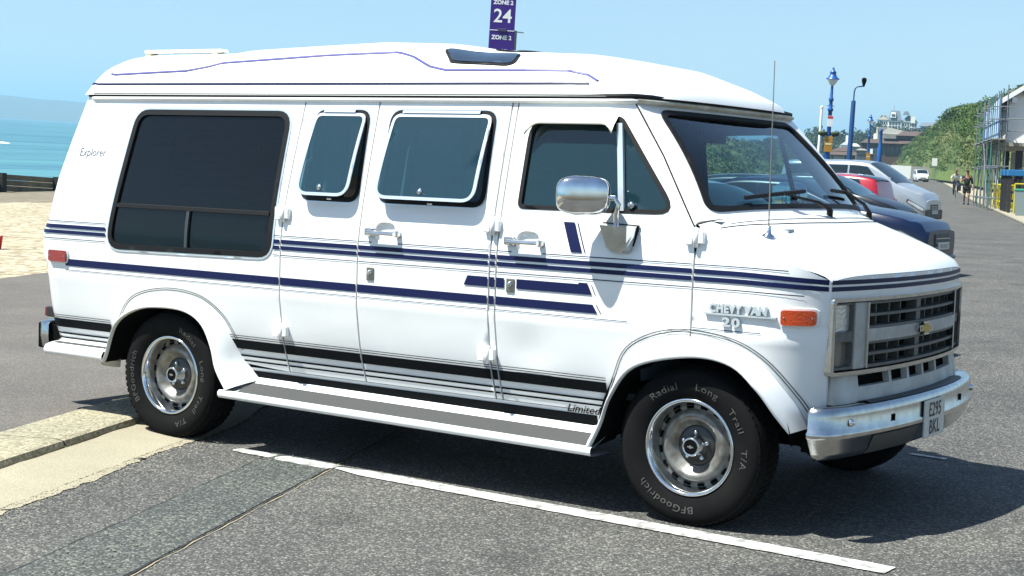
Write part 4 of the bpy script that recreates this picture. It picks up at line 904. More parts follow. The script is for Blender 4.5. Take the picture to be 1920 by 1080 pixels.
# ------------------------------------------------------------------ parked cars
GLS = mat('car_glass', (.010,.018,.022), .05, spec=.5); GLS2 = mat('car_glass_blue', (.015,.045,.065), .06, spec=.5); BPL = mat('car_black_plastic', (.018,.018,.02), .5); HLT = mat('headlight', (.55,.58,.6), .08, metal=.4, coat=1.); RIM = mat('alloy', (.45,.46,.47), .3, metal=.7); CTY = mat('car_tyre', (.008,.008,.008), .85, spec=.1); YPL = mat('plate_yellow', (.65,.48,.03), .5)
def car(name, label, cat, nose, head, paint, L, Wd, top, belt, wh, group=None, glass=GLS, sill=.20, tum=.16, wr_=.315, rev=False, black_bumper=False, rails=False, nside=2, taper=(.20,.16), plate='front', zoff=0., cowl=None):
    """top: (x from the nose, height of the centre line); belt the same for the waist; wh: axle positions; cowl: (windscreen foot, windscreen head, rear glass head, rear glass foot)"""
    hx_, hy_ = math.cos(head), math.sin(head)
    ox, oy = nose[0]-hx_*L*(0 if not rev else 0), nose[1]-hy_*0
    e = empty(name, (float(ox), float(oy), gz(ox, oy)+zoff), head, label, cat, group)
    X = lambda x: -x                                                 # local x: nose at 0, tail at -L
    tx = np.array(top, float); bx_ = np.array(belt, float)
    tsm = crom(tx, 160); Zt = lambda x: float(np.interp(x, tsm[:, 0], tsm[:, 1])); Zb = lambda x: min(float(np.interp(x, bx_[:, 0], bx_[:, 1])), Zt(x)-.03)
    H_ = max(tx[:, 1])
    def Wb(x):
        a = max(0, 1-x/.95); b = max(0, 1-(L-x)/.75); return Wd/2*(1-taper[0]*a**2.6-taper[1]*b**2.6)
    def pt(x, v, off=0.):
        x = min(max(x, 0), L); w_ = Wb(x); zb_ = Zb(x); zt = Zt(x); g = max(0., (zt-zb_)/(H_-.9)); wr = w_-.03-tum*min(1, g)
        ze = zb_+(zt-zb_)*(.72 if g < .3 else .9); inx = .10*max(0, 1-x/.35)**2*0
        lowx = .07*max(0, (1-v))*max(0, 1-x/.3) if v < 1 else 0
        if v <= 1:
            z = sill+(zb_-sill)*v; y = w_-.07*(1-v)**2.5-.02*v**3; n = (0,-1,0)
        elif v <= 2:
            k = v-1; z = zb_+(ze-zb_)*k; y = (w_-.02)+(wr-(w_-.02))*k+.02*math.sin(math.pi*k)*min(1, g); n = (0,-.92,.38)
        else:
            k = v-2; y = wr*(1-k); z = ze+(zt-ze)*(1-(1-k)**2.4); n = (0,-.2*(1-k),.98)
        sx = 1 if x < L*.5 else -1; slope = (Zt(min(L, x+.05))-Zt(max(0, x-.05)))/.1
        nx = 0 if v < 2 else slope*.7
        return (X(x)-lowx*0+off*nx, -y+off*n[1], z+off*n[2])
    def both(nm, pl, holes, off, th, m_, du, par=e, mirror=True):
        out = []
        for sg in ((1, -1) if mirror else (1,)):
            mb = patch(pl, holes, lambda a, b, o=0.: (lambda q: (q[0], sg*q[1], q[2]))(pt(a, b, o)), du, off, th)
            out.append(mb.build(nm, m_, par))
        return out
    ar = wr_+.045; pl = [(0,0)]
    for xw in wh:
        for a in np.linspace(math.pi, 0, 15):
            x = xw-ar*math.cos(a)*-1 if False else xw+ar*math.cos(a); z = wr_+ar*math.sin(a); pl.append((x, max(0, (z-sill)/(Zb(x)-sill))))
    pl += [(L,0),(L,1),(L*.75,1),(L*.5,1),(L*.25,1),(0,1)]
    both('body_side', pl, [], 0, .05, paint, .12)
    xs_ = np.linspace(0, L, 60); vs2 = [1,1.15,1.5,1.85,2,2.05,2.15,2.35,2.6,2.8,3]
    rows_ = [[pt(x, v) for v in vs2]+[(lambda q: (q[0], -q[1], q[2]))(pt(x, v)) for v in vs2[-2::-1]] for x in xs_]
    MB().loft(rows_, closed=False).build('body_top', paint, e)
    for xe in (0, L):
        ring = [pt(xe, v) for v in np.linspace(0, 3, 16)]; ring += [(a, -b, c) for a, b, c in ring[-2::-1]]
        mid = [((-.0 if xe == 0 else -L)+(.05 if xe == 0 else -.05), b*.93, sill+.05+(c-sill)*.90) for a, b, c in ring]
        MB().loft([ring, mid], closed=False).add(mid, [tuple(range(len(mid)))]).build('nose' if xe == 0 else 'tail', paint, e)
    c0, c1, c2, c3 = cowl
    def glass_patch(nm, xa, xb, v0a, v0b):
        q = [(xa, v0a), (xb, v0b), (xb, 3), (xa, 3)]; mb = MB(); nn = 10; g_r = []
        for i in range(nn+1):
            x = xa+(xb-xa)*i/nn; v0 = v0a+(v0b-v0a)*i/nn; half = [pt(x, v0+(3-v0)*k/8, .008) for k in range(9)]; g_r.append(half+[(a, -b, c) for a, b, c in half[-2::-1]])
        return mb.loft(g_r, closed=False).build(nm, glass, e)
    glass_patch('windscreen', c0+.04, c1-.03, 2.06, 2.08)
    if c3 > c2+.05: glass_patch('rear_window', c2+.04, c3-.03, 2.10, 2.12)
    sx0, sx1 = c0+(c1-c0)*.55, min(c2+(c3-c2)*.55, L-.25); step = (sx1-sx0)/nside
    for i in range(nside):
        a, b = sx0+i*step+(.03 if i else -.25), sx0+(i+1)*step-.03
        ta, tb = max(a, c1+.02), min(b, c2+.10)
        both('side_window', [(a,1.10),(b,1.10),(tb,1.86),(ta,1.86)] if tb > ta else [(a,1.1),(b,1.1),((a+b)/2,1.8)], [], .006, 0, glass, .12)
    for xw in wh:
        for sg in (-1, 1):
            w_ = empty('wheel', (0,0,0)); w_.parent = e; cc = (X(xw), sg*(Wd/2-.12), wr_); k = wr_/.315
            MB().lathe([(.20*k,-.08),(.29*k,-.095),(.313*k,-.07),(.313*k,.07),(.29*k,.095),(.215*k,.09)], cc, (0,sg,0), 28).build('tyre', CTY, w_)
            MB().lathe([(.217*k,.085),(.20*k,.075),(.19*k,.04),(.06*k,.05),(.0001,.055)], cc, (0,sg,0), 24).build('rim', RIM, w_)
            for j in range(5):
                a = 2*math.pi*j/5; T2 = Matrix.Translation((cc[0]+.12*k*math.cos(a), cc[1]+sg*.052, cc[2]+.12*k*math.sin(a))) @ Matrix.Rotation(-a, 4, 'Y')
                MB().box(-.05*k,.05*k,-.004,.004,-.028*k,.028*k,T=T2).build('rim_opening', BPL, w_)
            MB().lathe([(.36*k,-.25),(.36*k,.0)], (cc[0], cc[1]+sg*.04, cc[2]+.02), (0,sg,0), 20).build('wheel_arch', BPL, w_)
    xf = .055
    hz = Zb(.12)-.06
    for sg in (-1, 1):
        vb = (hz-sill)/(Zb(.3)-sill)
        hl = patch(rpoly([(.03,vb-.16),(.50,vb+.02),(.46,vb+.13),(.03,vb+.06)], .04, 3), [], lambda a, b, o=0.: (lambda q: (q[0]+.0, sg*q[1], q[2]))(pt(a, b, o)), .05, .012, .02); hl.build('headlight', HLT, e); patch(rpoly([(.02,vb-.20),(.54,vb+.01),(.50,vb+.17),(.02,vb+.10)], .04, 3), [], lambda a, b, o=0.: (lambda q: (q[0], sg*q[1], q[2]))(pt(a, b, o)), .05, .007, .01).build('headlight_surround', BPL, e)
        mbm = sup((X(c0+.35), sg*(Wd/2+.10), Zb(c0+.4)+.10), (.09,.11,.075), .75, 14, 8); mbm.build('door_mirror', paint if not black_bumper else BPL, e)
        tl = patch(rpoly([(L-.30,.72),(L-.02,.72),(L-.02,.98),(L-.22,.98)], .03, 3), [], lambda a, b, o=0.: (lambda q: (q[0], sg*q[1], q[2]))(pt(a, b, o)), .06, .012, .02); tl.build('tail_light', REDL, e)
    MB().box(.02,.065,-.36,.36,hz-.22,hz+.04,.02).build('grille', BPL, e)
    for k in range(3): MB().box(.060,.072,-.34,.34,hz-.17+k*.065,hz-.155+k*.065).build('grille_bar', CHR2, e)
    MB().box(.0,.075,-Wd*.40,Wd*.40,sill+.02,hz-.30 if not black_bumper else hz-.12,.03).build('front_bumper', BPL if black_bumper else paint, e)
    MB().box(.068,.088,-.26,.26,sill+.18,sill+.29,.003).build('number_plate', PLATE, e)
    t = text_mb('FJ56 KHO' if name != 'people_carrier' else 'HG55 LWE', .085, 0, 0, 0, 'CENTER'); t.v = [(.0895, a, sill+.205+b) for a, b, c in t.v]; t.build('plate_character', BOARD, e)
    MB().box(-L-.075,-L+.02,-Wd*.42,Wd*.42,sill+.02,sill+.30,.03).build('rear_bumper', BPL if black_bumper else paint, e)
    MB().box(-L-.06,-L-.045,-.26,.26,sill+.36,sill+.47,.003).build('number_plate', YPL, e)
    MB().box(-L+.25,-.25,-Wd/2+.10,Wd/2-.10,sill-.03,sill+.22).build('underbody', BPL, e)
    if rails:
        for sg in (-1, 1): MB().tube([(lambda q: (q[0], sg*-q[1], q[2]+.03))(pt(x, 2.02)) for x in np.linspace(c1+.25, c2-.1, 10)], .018, 6).build('roof_rail', CHR, e)
    return e
def P2(px, py, D): q = at(px, py, D); return (float(q[0]), float(q[1]))
NAVYP = mat('paint_navy', (.004,.010,.036), .25, coat=.15, spec=.35); NAVYP2 = mat('paint_blue_grey', (.012,.020,.036), .28, metal=.2, coat=.15, spec=.35); DARKP = mat('paint_slate', (.008,.010,.015), .28, coat=.15, spec=.35); REDP = mat('paint_red', (.34,.004,.014), .3, coat=1.); SILP = mat('paint_silver', (.34,.37,.40), .3, metal=.4, coat=.8); WHP = mat('paint_white', (.72,.74,.76), .3, coat=.8)
sedan = [(0,.68),(.10,.80),(.6,.93),(1.25,1.01),(1.42,1.04),(2.15,1.36),(2.55,1.42),(3.2,1.40),(3.75,1.20),(4.2,.99),(4.45,.96),(4.55,.80)]; sbelt = [(0,.58),(.3,.74),(1.3,.90),(2.5,.90),(4.0,.93),(4.55,.75)]
hatch = [(0,.62),(.12,.74),(.5,.88),(.95,.98),(1.1,1.02),(1.8,1.42),(2.2,1.49),(3.0,1.47),(3.55,1.36),(3.82,1.05),(3.9,.85)]; hbelt = [(0,.55),(.3,.68),(1.0,.90),(2.4,.94),(3.6,.98),(3.9,.8)]
est = [(0,.62),(.12,.76),(.6,.88),(1.2,.98),(1.36,1.01),(2.1,1.38),(2.5,1.46),(3.6,1.44),(4.2,1.30),(4.5,1.0),(4.6,.85)]
mpv = [(0,.82),(.06,.97),(.25,1.08),(.70,1.24),(.86,1.29),(1.65,1.84),(1.95,1.94),(2.6,1.97),(4.3,1.95),(4.62,1.85),(4.75,1.2),(4.78,.9)]; mbelt = [(0,.62),(.3,.80),(.95,1.14),(2.4,1.20),(4.5,1.20),(4.78,.85)]
G_ = 'cars parked along the promenade bays'
car('parked_car', 'light silver hatchback parked on the far side of the camper van', 'car', (1.62,6.0), 0, SILP, 3.9, 1.68, hatch, hbelt, (.78,3.22), G_, cowl=(.98,1.9,3.15,3.75))
car('parked_car', 'glossy navy saloon with number plate, nearest parked car beyond the camper van', 'car', P2(1760,448,25.5), .02, NAVYP, 4.55, 1.77, sedan, sbelt, (.92,3.52), G_, zoff=.05, cowl=(1.32,2.3,3.15,4.0))
car('parked_car', 'blue-grey estate car parked between the navy saloon and the slate hatchback', 'car', P2(1674,392,34), .03, NAVYP2, 4.6, 1.77, est, sbelt, (.92,3.55), G_, glass=GLS2, cowl=(1.25,2.25,4.0,4.45), rails=True, nside=3)
car('parked_car', 'slate hatchback parked beside the red hatchback', 'car', P2(1703,386,41), .03, DARKP, 3.9, 1.70, hatch, hbelt, (.78,3.22), G_, glass=GLS2, cowl=(.98,1.9,3.15,3.75))
rc = P2(1660,372,44.5); car('parked_car', 'bright red hatchback parked tail towards the road', 'car', (rc[0]-3.75, rc[1]+.1), math.pi+.03, REDP, 3.75, 1.66, hatch[:-2]+[(3.66,1.05),(3.75,.85)], hbelt[:-1]+[(3.75,.8)], (.78,3.1), G_, cowl=(.98,1.9,3.05,3.62))
car('people_carrier', 'silver people carrier with black bumper, tallest of the parked cars', 'van', P2(1749,385,50.5), .02, SILP, 4.78, 1.9, mpv, mbelt, (.95,4.05), None, cowl=(.86,1.8,4.45,4.72), black_bumper=True, nside=3, tum=.12, zoff=-.05)
car('parked_car', 'dark blue car parked just beyond the silver people carrier', 'car', P2(1722,345,74), .02, NAVYP, 3.9, 1.70, hatch, hbelt, (.78,3.22), G_, cowl=(.98,1.9,3.15,3.75))
q = at(1731, 336, 245); car('delivery_van', 'small white van driving along the far road towards the camera', 'van', (float(q[0]), float(q[1])), math.radians(-62), WHP, 4.5, 1.85, [(a*.94, b*.95) for a, b in mpv], [(a*.94, b*.95) for a, b in mbelt], (.9,3.7), None, cowl=(.8,1.7,4.2,4.42), black_bumper=True, nside=2, tum=.12)
# ------------------------------------------------------------------ vegetated bluff, far shore and buildings
def leaf_mat(name, c1, c2, c3):
    m = bpy.data.materials.new(name); m.use_nodes = True; n = m.node_tree.nodes; l = m.node_tree.links; b = n['Principled BSDF']; b.inputs['Roughness'].default_value = .8; b.inputs['Specular IOR Level'].default_value = .2
    t = n.new('ShaderNodeTexCoord'); x = n.new('ShaderNodeTexNoise'); x.inputs['Scale'].default_value = .16; x.inputs['Detail'].default_value = 8; x.inputs['Roughness'].default_value = .7; l.new(t.outputs['Object'], x.inputs['Vector'])
    r = n.new('ShaderNodeValToRGB'); e = r.color_ramp.elements; e[0].position = .33; e[0].color = (*c1, 1); e[1].position = .68; e[1].color = (*c3, 1); k = e.new(.5); k.color = (*c2, 1); l.new(x.outputs[0], r.inputs[0]); l.new(r.outputs[0], b.inputs['Base Color'])
    return m
LEAF = leaf_mat('scrub_leaves', (.020,.055,.014), (.062,.108,.027), (.24,.235,.115)); LEAF2 = leaf_mat('far_leaves', (.014,.028,.010), (.024,.042,.016), (.05,.062,.027)); SOIL = leaf_mat('bank_grass', (.07,.115,.03), (.105,.145,.042), (.19,.185,.085)); GRASS = leaf_mat('lawn_bank', (.055,.09,.018), (.08,.115,.026), (.13,.14,.045))
def bush_cloud(name, cen, rad, nq, m_, leaf, kind='stuff', flat=.75):
    """leaf-sized quads spread through the volume of many crowns, denser at the skin"""
    cen = np.asarray(cen, float); rad = np.asarray(rad, float); N = len(cen)*nq
    c = np.repeat(cen, nq, 0); r = np.repeat(rad, nq)
    d_ = rng.normal(size=(N, 3)); d_ /= np.linalg.norm(d_, axis=1)[:, None]; d_[:, 2] = np.abs(d_[:, 2])*1.0-.12
    lump = 1+.28*np.sin(d_[:, 0]*5.1+c[:, 0])*np.cos(d_[:, 1]*4.3+c[:, 1])
    p = c+d_*(r*lump*(.62+.42*rng.random(N)**.5))[:, None]*[1, 1, flat]
    n = d_+rng.normal(size=(N, 3))*.55; n /= np.linalg.norm(n, axis=1)[:, None]
    a = np.cross(n, [.3, .2, 1.]); a /= np.linalg.norm(a, axis=1)[:, None]+1e-9; b = np.cross(n, a); th = rng.random(N)*6.28
    u = (a*np.cos(th)[:, None]+b*np.sin(th)[:, None]); w_ = np.cross(n, u); s_ = (leaf*(.6+.8*rng.random(N)))[:, None] if not hasattr(leaf, '__len__') else (np.repeat(leaf, nq)*(.6+.8*rng.random(N)))[:, None]
    V = np.stack([p-u*s_, p-w_*s_*.6, p+u*s_, p+w_*s_*.6], 1).reshape(-1, 3)
    me = bpy.data.meshes.new(name); me.vertices.add(4*N); me.vertices.foreach_set('co', V.ravel()); me.loops.add(4*N); me.loops.foreach_set('vertex_index', np.arange(4*N, dtype=np.int32)); me.polygons.add(N); me.polygons.foreach_set('loop_start', np.arange(0, 4*N, 4, dtype=np.int32)); me.polygons.foreach_set('loop_total', np.full(N, 4, dtype=np.int32)); me.update(); me.materials.append(m_)
    o = bpy.data.objects.new(name, me); COL.objects.link(o)
    if kind: struct(o, kind)
    return o
def hpy(px): return 219.6+.0578*px                                       # the photo's horizon
# near bluff: foot, crest from pixels at their own distance
foot = [(2080,372,95),(1990,366,105),(1920,357,120),(1850,351,150),(1800,343,200),(1760,337,285),(1700,331,430),(1646,326,620)]
crest = [(2080,95,130),(1990,120,142),(1920,168,160),(1868,193,185),(1830,197,205),(1800,204,232),(1760,238,330),(1720,262,440),(1690,290,530),(1650,322,660)]
def dense_px(tab, n): 
    T = np.array(tab, float); px = np.linspace(T[:, 0].max(), T[:, 0].min(), n); o = np.argsort(T[:, 0]); return [(p, np.interp(p, T[o, 0], T[o, 1]), np.exp(np.interp(p, T[o, 0], np.log(T[o, 2])))) for p in px]
NU = 110; fo = [at(*q) for q in dense_px(foot, NU)]; cr = [at(*q) for q in dense_px(crest, NU)]
def bluff(u, v):
    i = min(NU-2, int(u*(NU-1))); t = u*(NU-1)-i; a = fo[i]*(1-t)+fo[i+1]*t; b = cr[i]*(1-t)+cr[i+1]*t
    if v <= 1: q = a+(b-a)*v; q[2] = a[2]+(b[2]-a[2])*(v**.85)
    else: d_ = (b-a).copy(); d_[2] = 0; q = b+d_*(v-1)*.9; q[2] -= .10*(b[2]-a[2])*(v-1)
    q[2] += (.5*nz(q[0], q[1], .09)+.3*nz(q[0], q[1], .3))*min(1, v*4)*(v < 1.01)
    return q
vs3 = np.concatenate([np.linspace(0,1,22), [1.15,1.5,2.2]])
struct(MB().loft([[tuple(bluff(k/(NU-1), v)) for k in range(NU)] for v in vs3], closed=False).build('bluff', SOIL))
C_ = []; R_ = []
for _ in range(2100):
    u = rng.random()**.9; v = .10+.93*rng.random()**.8; q = bluff(u, min(v, 1.02)); D = np.linalg.norm(q-CAM)
    if u < .33 and v < .42 and rng.random() < .85: continue
    if v < .9 and nz(q[0], q[1], .05, 4) > .25 and rng.random() < .75: continue
    r = (.30+1.0*rng.random()**2.4)*(1+D/700)*(.8 if v < .95 else 1.0); C_.append(q-[0,0,.2*r]); R_.append(r)
bush_cloud('bluff_scrub', C_, R_, 170, LEAF, np.array(R_)*.105)
# crest thicket that stands out against the sky
C_ = []; R_ = []
for px, py, D, r in ((1788,212,233,1.5),(1797,205,232,1.6),(1808,203,228,1.7),(1820,204,222,1.5),(1832,207,214,1.3),(1846,201,204,1.2),(1866,190,190,1.1),(1762,236,330,1.6),(1775,228,300,1.5),(1742,247,380,1.8),(1728,256,420,2.0),(1712,268,470,2.0)):
    q = at(px, py, D); C_.append(q-[0,0,r*.5]); R_.append(r)
bush_cloud('crest_thicket', C_, R_, 420, LEAF2, np.array(R_)*.085)
# mown bank and ramp path at the foot of the bluff
lb = [(1752,336,270,1762,322,285),(1790,341,205,1786,318,232),(1815,346,175,1808,304,205),(1850,353,140,1845,300,165),(1900,362,115,1895,300,140)]
struct(MB().loft([[tuple(at(q[0], q[1], q[2])) for q in lb], [tuple(at((q[0]+q[3])/2, (q[1]+q[4])/2-1, (q[2]+q[5])/2)) for q in lb], [tuple(at(q[3], q[4], q[5])) for q in lb]], closed=False).build('mown_bank', GRASS))
pth = [at(1766,322.5,283), at(1785,315,235), at(1806,303.5,205), at(1813,300,198)]
struct(MB().loft([[tuple(q+[0,0,.25]) for q in pth], [tuple(q+np.array([.9,1.6,.45])) for q in pth]], closed=False).build('ramp_path', mat('path_pale', (.26,.245,.19), .9)))
# pale footway along the road's inland edge
fw = [(2100,470,37),(1990,432,54),(1920,409,61),(1880,392,74),(1848,375,97),(1815,357,135),(1790,346,185),(1765,338,255)]; fw2 = [(2100,440,42),(1990,410,60),(1920,391,72),(1880,380,88),(1848,367,108),(1820,355,140),(1795,345,190),(1768,337.5,258)]
def gpt(px, py):
    r = (px-960)/FPX*CR-(py-540)/FPX*CU+CF
    for D in np.geomspace(5, 900, 2400):
        q = CAM+D*r/np.linalg.norm(r)
        if q[2] < gz(q[0], q[1]): break
    return q
FW = mat('footway_sand', (.30,.265,.185), .9, noise=(.7, .2, (.24,.215,.165)))
fa = [(2100,500),(1990,455),(1920,422),(1871,399),(1822,377),(1799,362),(1780,350),(1762,339)]; fb2 = [(2200,440),(2080,408),(2010,392),(1960,378),(1880,362),(1830,352),(1797,343),(1772,337)]
def dn(tab, k=5): return [(a[0]+(b[0]-a[0])*j/k, a[1]+(b[1]-a[1])*j/k) for a, b in zip(tab[:-1], tab[1:]) for j in range(k)]+[tab[-1]]
def lift(q, h): return (q[0], q[1], gz(q[0], q[1])+h)
struct(MB().loft([[lift(gpt(*q), .02) for q in dn(fa)], [lift(gpt(*q), .075) for q in dn(fa)], [lift(gpt(*q), .085) for q in dn(fb2)]], closed=False, sm=False).build('footway', FW))
# planted bank on the beach side of the bays
pb = [(1250,388,46,1250,270,62),(1320,384,50,1320,261,68),(1400,378,56,1400,263,76),(1470,372,64,1470,268,86),(1520,365,74,1510,290,92)]
PB = np.array(pb, float)
def pbank(u, v):
    k = u*(len(pb)-1); i = min(len(pb)-2, int(k)); t = k-i; r = PB[i]*(1-t)+PB[i+1]*t; a = at(r[0], r[1], r[2]); b = at(r[3], r[4], r[5]); q = a+(b-a)*min(v, 1.)
    q[2] = a[2]+(b[2]-a[2])*min(v, 1.)**.8+.12*nz(q[0], q[1], .7)*min(1, v*3)
    if v > 1: d_ = b-a; q = q+np.array([d_[0], d_[1], -abs(b[2]-a[2])*1.3])*(v-1)
    return q
struct(MB().loft([[tuple(pbank(u, v)) for u in np.linspace(0,1,40)] for v in np.linspace(0,2,28)], closed=False).build('planted_bank', SOIL))
C_ = [pbank(rng.random(), rng.random()**.7) for _ in range(330)]; R_ = .18+.38*rng.random(330)**2
bush_cloud('bank_shrubs', C_, R_, 130, LEAF, R_*.12)
# far shore land with trees
far = [(1380,306,900),(1440,296,900),(1480,284,900),(1505,272,900),(1520,262,900),(1545,266,900),(1570,266,880),(1600,262,870),(1640,252,880),(1690,252,900),(1760,250,950),(1800,262,950)]
ff = dense_px(far, 60)
struct(MB().loft([[tuple(at(p, hpy(p)+6, D*.55)) for p, y, D in ff], [tuple(at(p, hpy(p)*.6+y*.4, D*.8)) for p, y, D in ff], [tuple(at(p, y, D)) for p, y, D in ff], [tuple(at(p, y+5, D*1.3)) for p, y, D in ff]], closed=False).build('far_shore', leaf_mat('far_slope', (.026,.04,.017), (.045,.056,.027), (.085,.08,.052))))
C_ = []; R_ = []
for _ in range(420):
    p = 1400+rng.random()*330; T = np.array(far); o_ = np.argsort(T[:, 0]); y = np.interp(p, T[o_, 0], T[o_, 1]); k = rng.random()**.6; py = y*k+(hpy(p)+2)*(1-k); D = 900*k+560*(1-k)
    if 1555 < p < 1730 and k < .62: continue
    q = at(p, py, D); C_.append(q); R_.append(2.2+2.6*rng.random())
for px, py, r in ((1516,268,5),(1522,262,6),(1530,257,7),(1537,261,6),(1526,268,7),(1534,270,7),(1543,266,4),(1508,276,5),(1500,282,5),(1570,260,4),(1577,257,5),(1605,251,4),(1640,243,4),(1648,240,4.5)): C_.append(at(px, py+2, 880)); R_.append(r)
bush_cloud('far_trees', C_, R_, 120, LEAF2, np.array(R_)*.16, 'stuff', .95)
# ---- buildings on the far shore
def frame_at(px, py, D, yaw=0.):
    """origin on the ground seen at a pixel; x to the right as seen, y away"""
    q = at(px, py, D); d_ = (q-CAM)[:2]; return q, math.atan2(d_[1], d_[0])-math.pi/2+yaw
WLW = mat('hotel_render', (.76,.74,.64), .8, noise=(.3, .2, (.66,.64,.56))); SLATE = mat('slate_grey', (.11,.13,.15), .6); WPANE = mat('far_pane', (.045,.06,.075), .15); COPP = mat('roof_buff', (.20,.19,.155), .7); BRN = mat('roof_brown', (.065,.042,.034), .8, noise=(.8, .2, (.085,.056,.045))); BRICK = mat('wall_brown', (.075,.048,.037), .85); STON = mat('wall_pale', (.24,.23,.195), .85, noise=(.3, .2, (.18,.17,.15)))
def windows(e, x0, x1, z0, z1, nx, nzz, y, w_, h, nm='window'):
    for i in range(nx):
        for k in range(nzz):
            x = x0+(x1-x0)*(i+.5)/nx; z = z0+(z1-z0)*(k+.5)/nzz
            MB().box(x-w_/2, x+w_/2, y-.06, y+.3, z-h/2, z+h/2).build(nm, WPANE, e)
q, a = frame_at(1683, 246, 1000); e = empty('hotel', tuple(q), a, 'large cream hotel with grey mansard roof on the skyline', 'building')
sc_ = 1000/FPX                                                            # metres a photo pixel covers at this distance
MB().box(-38*sc_,-17*sc_,0,14,-6,20*sc_).build('wing', WLW, e); MB().box(-17*sc_,6*sc_,-1.5,15,-6,19*sc_).build('main_block', WLW, e); MB().box(6*sc_,34*sc_,-.4,13,-8,17*sc_).build('wing', WLW, e)
def hip(x0, x1, y0, y1, z0, z1, ix, iy): return MB().loft([[(x0,y0,z0),(x1,y0,z0),(x1,y1,z0),(x0,y1,z0)], [(x0+ix,y0+iy,z1),(x1-ix,y0+iy,z1),(x1-ix,y1-iy,z1),(x0+ix,y1-iy,z1)]], sm=False, cap=True)
hip(-38*sc_,-15*sc_,-.4,14.4,20*sc_,29*sc_,5,3).build('roof', COPP, e); hip(-18*sc_,7*sc_,-2,15.5,19*sc_,37*sc_,1.6,2).build('mansard_roof', SLATE, e); hip(5*sc_,35*sc_,-.8,13.4,17*sc_,29*sc_,4,3).build('roof', SLATE, e)
hip(-14*sc_,-4*sc_,-2.6,2,24*sc_,34*sc_,.4,.4).build('gable', WLW, e); hip(8*sc_,20*sc_,-1.6,3,30*sc_,36*sc_,1,.5).build('dormer', SLATE, e); MB().box(22*sc_,30*sc_,-1.2,3,15*sc_,27*sc_).build('corner_turret', WLW, e)
windows(e,-37*sc_,-18*sc_,1,18*sc_,5,2,0,1.0,1.9); windows(e,-16*sc_,5*sc_,1,17*sc_,4,2,-1.5,1.4,1.9); windows(e,7*sc_,33*sc_,0,16*sc_,6,2,-.4,1.0,1.9); windows(e,-12*sc_,-6*sc_,25*sc_,32*sc_,2,1,-2.7,.9,1.3)
MB().tube([(-8*sc_,5,37*sc_),(-8*sc_,5,47*sc_)], .12, 6).build('flagpole', STEEL, e)
q, a = frame_at(1750, 246, 1050); e = empty('skyline_house', tuple(q), a, 'small dark house on the skyline beside the cream hotel', 'building'); MB().box(-8,10,0,8,-8,3).build('wall', SLATE, e); hip(-9,11,-.5,8.5,3,5.5,2,3).build('roof', SLATE, e); MB().box(2,3.4,3,4,5,7).build('chimney', BRICK, e)
q, a = frame_at(1690, 258, 760, .12); e = empty('hall', tuple(q), a, 'long hall with shallow buff roof standing below the cream hotel', 'building'); sc_ = 760/FPX
MB().box(-43*sc_,36*sc_,0,16,-10,7*sc_).build('wall', WLW, e)
MB().loft([[(-46*sc_,-1.5,17*sc_),(-38*sc_,-2,6*sc_),(38*sc_,-2,4.5*sc_)],[(-46*sc_,8,19*sc_),(-20*sc_,9,19*sc_),(30*sc_,9,9*sc_)]], closed=False, sm=False).build('roof', COPP, e)
MB().box(-45*sc_,-42.5*sc_,-1.2,-.3,-10,17*sc_).build('wall_pier', WLW, e); MB().box(-38*sc_,-32*sc_,-.3,.2,-10,8*sc_).build('wall_pier', WLW, e); windows(e,-30*sc_,30*sc_,-2,5*sc_,10,1,0,2.2,1.6)
q, a = frame_at(1695, 300, 520, .05); e = empty('pavilion_building', tuple(q), a, 'large brown brick building with stepped brown roofs above the bluff', 'building'); sc_ = 520/FPX
MB().box(-42*sc_,40*sc_,0,14,-8,29*sc_).build('wall', BRICK, e); hip(-44*sc_,42*sc_,-1.2,15,29*sc_,39*sc_,1.5,5).build('roof', BRN, e); MB().box(-12*sc_,40*sc_,2,14,38*sc_,44*sc_).build('upper_wall', BRICK, e); hip(-15*sc_,43*sc_,1,15,44*sc_,53*sc_,2,4).build('roof', BRN, e)
MB().box(-38*sc_,-16*sc_,.5,6,38*sc_,46*sc_).build('stair_block', STON, e); windows(e,-40*sc_,30*sc_,1,26*sc_,9,1,0,.8,2.6)
q, a = frame_at(1628, 303, 500, .05); e = empty('brown_annexe', tuple(q), a, 'low brown-roofed annexe left of the brown brick building', 'building'); sc_ = 500/FPX
MB().box(-14*sc_,26*sc_,0,10,-6,34*sc_).build('wall', BRICK, e); hip(-16*sc_,28*sc_,-1,11,34*sc_,42*sc_,2,4).build('roof', BRN, e); MB().box(8*sc_,16*sc_,-.6,1,-6,25*sc_).build('glazed_bay', WPANE, e); MB().box(2*sc_,7*sc_,-.5,1,14*sc_,24*sc_).build('white_panel', SGW, e); windows(e,-12*sc_,2*sc_,1,26*sc_,3,2,0,1,1.6)
q, a = frame_at(1577, 305, 420, 0); e = empty('thatched_shelter', tuple(q), a, 'wide pavilion with drooping brown tiled roof and pale walls', 'building'); sc_ = 420/FPX
MB().box(-18*sc_,26*sc_,0,8,-4,15*sc_).build('wall', STON, e); MB().box(-14*sc_,6*sc_,-.4,0,-4,13*sc_).build('pale_shutter', mat('shutter_cream', (.55,.52,.40), .7), e); hip(-27*sc_,32*sc_,-2,10,14*sc_,21*sc_,1.2,1.2).build('roof', BRN, e); hip(-20*sc_,24*sc_,-1,9,21*sc_,29*sc_,2.2,3.6).build('upper_roof', BRN, e)
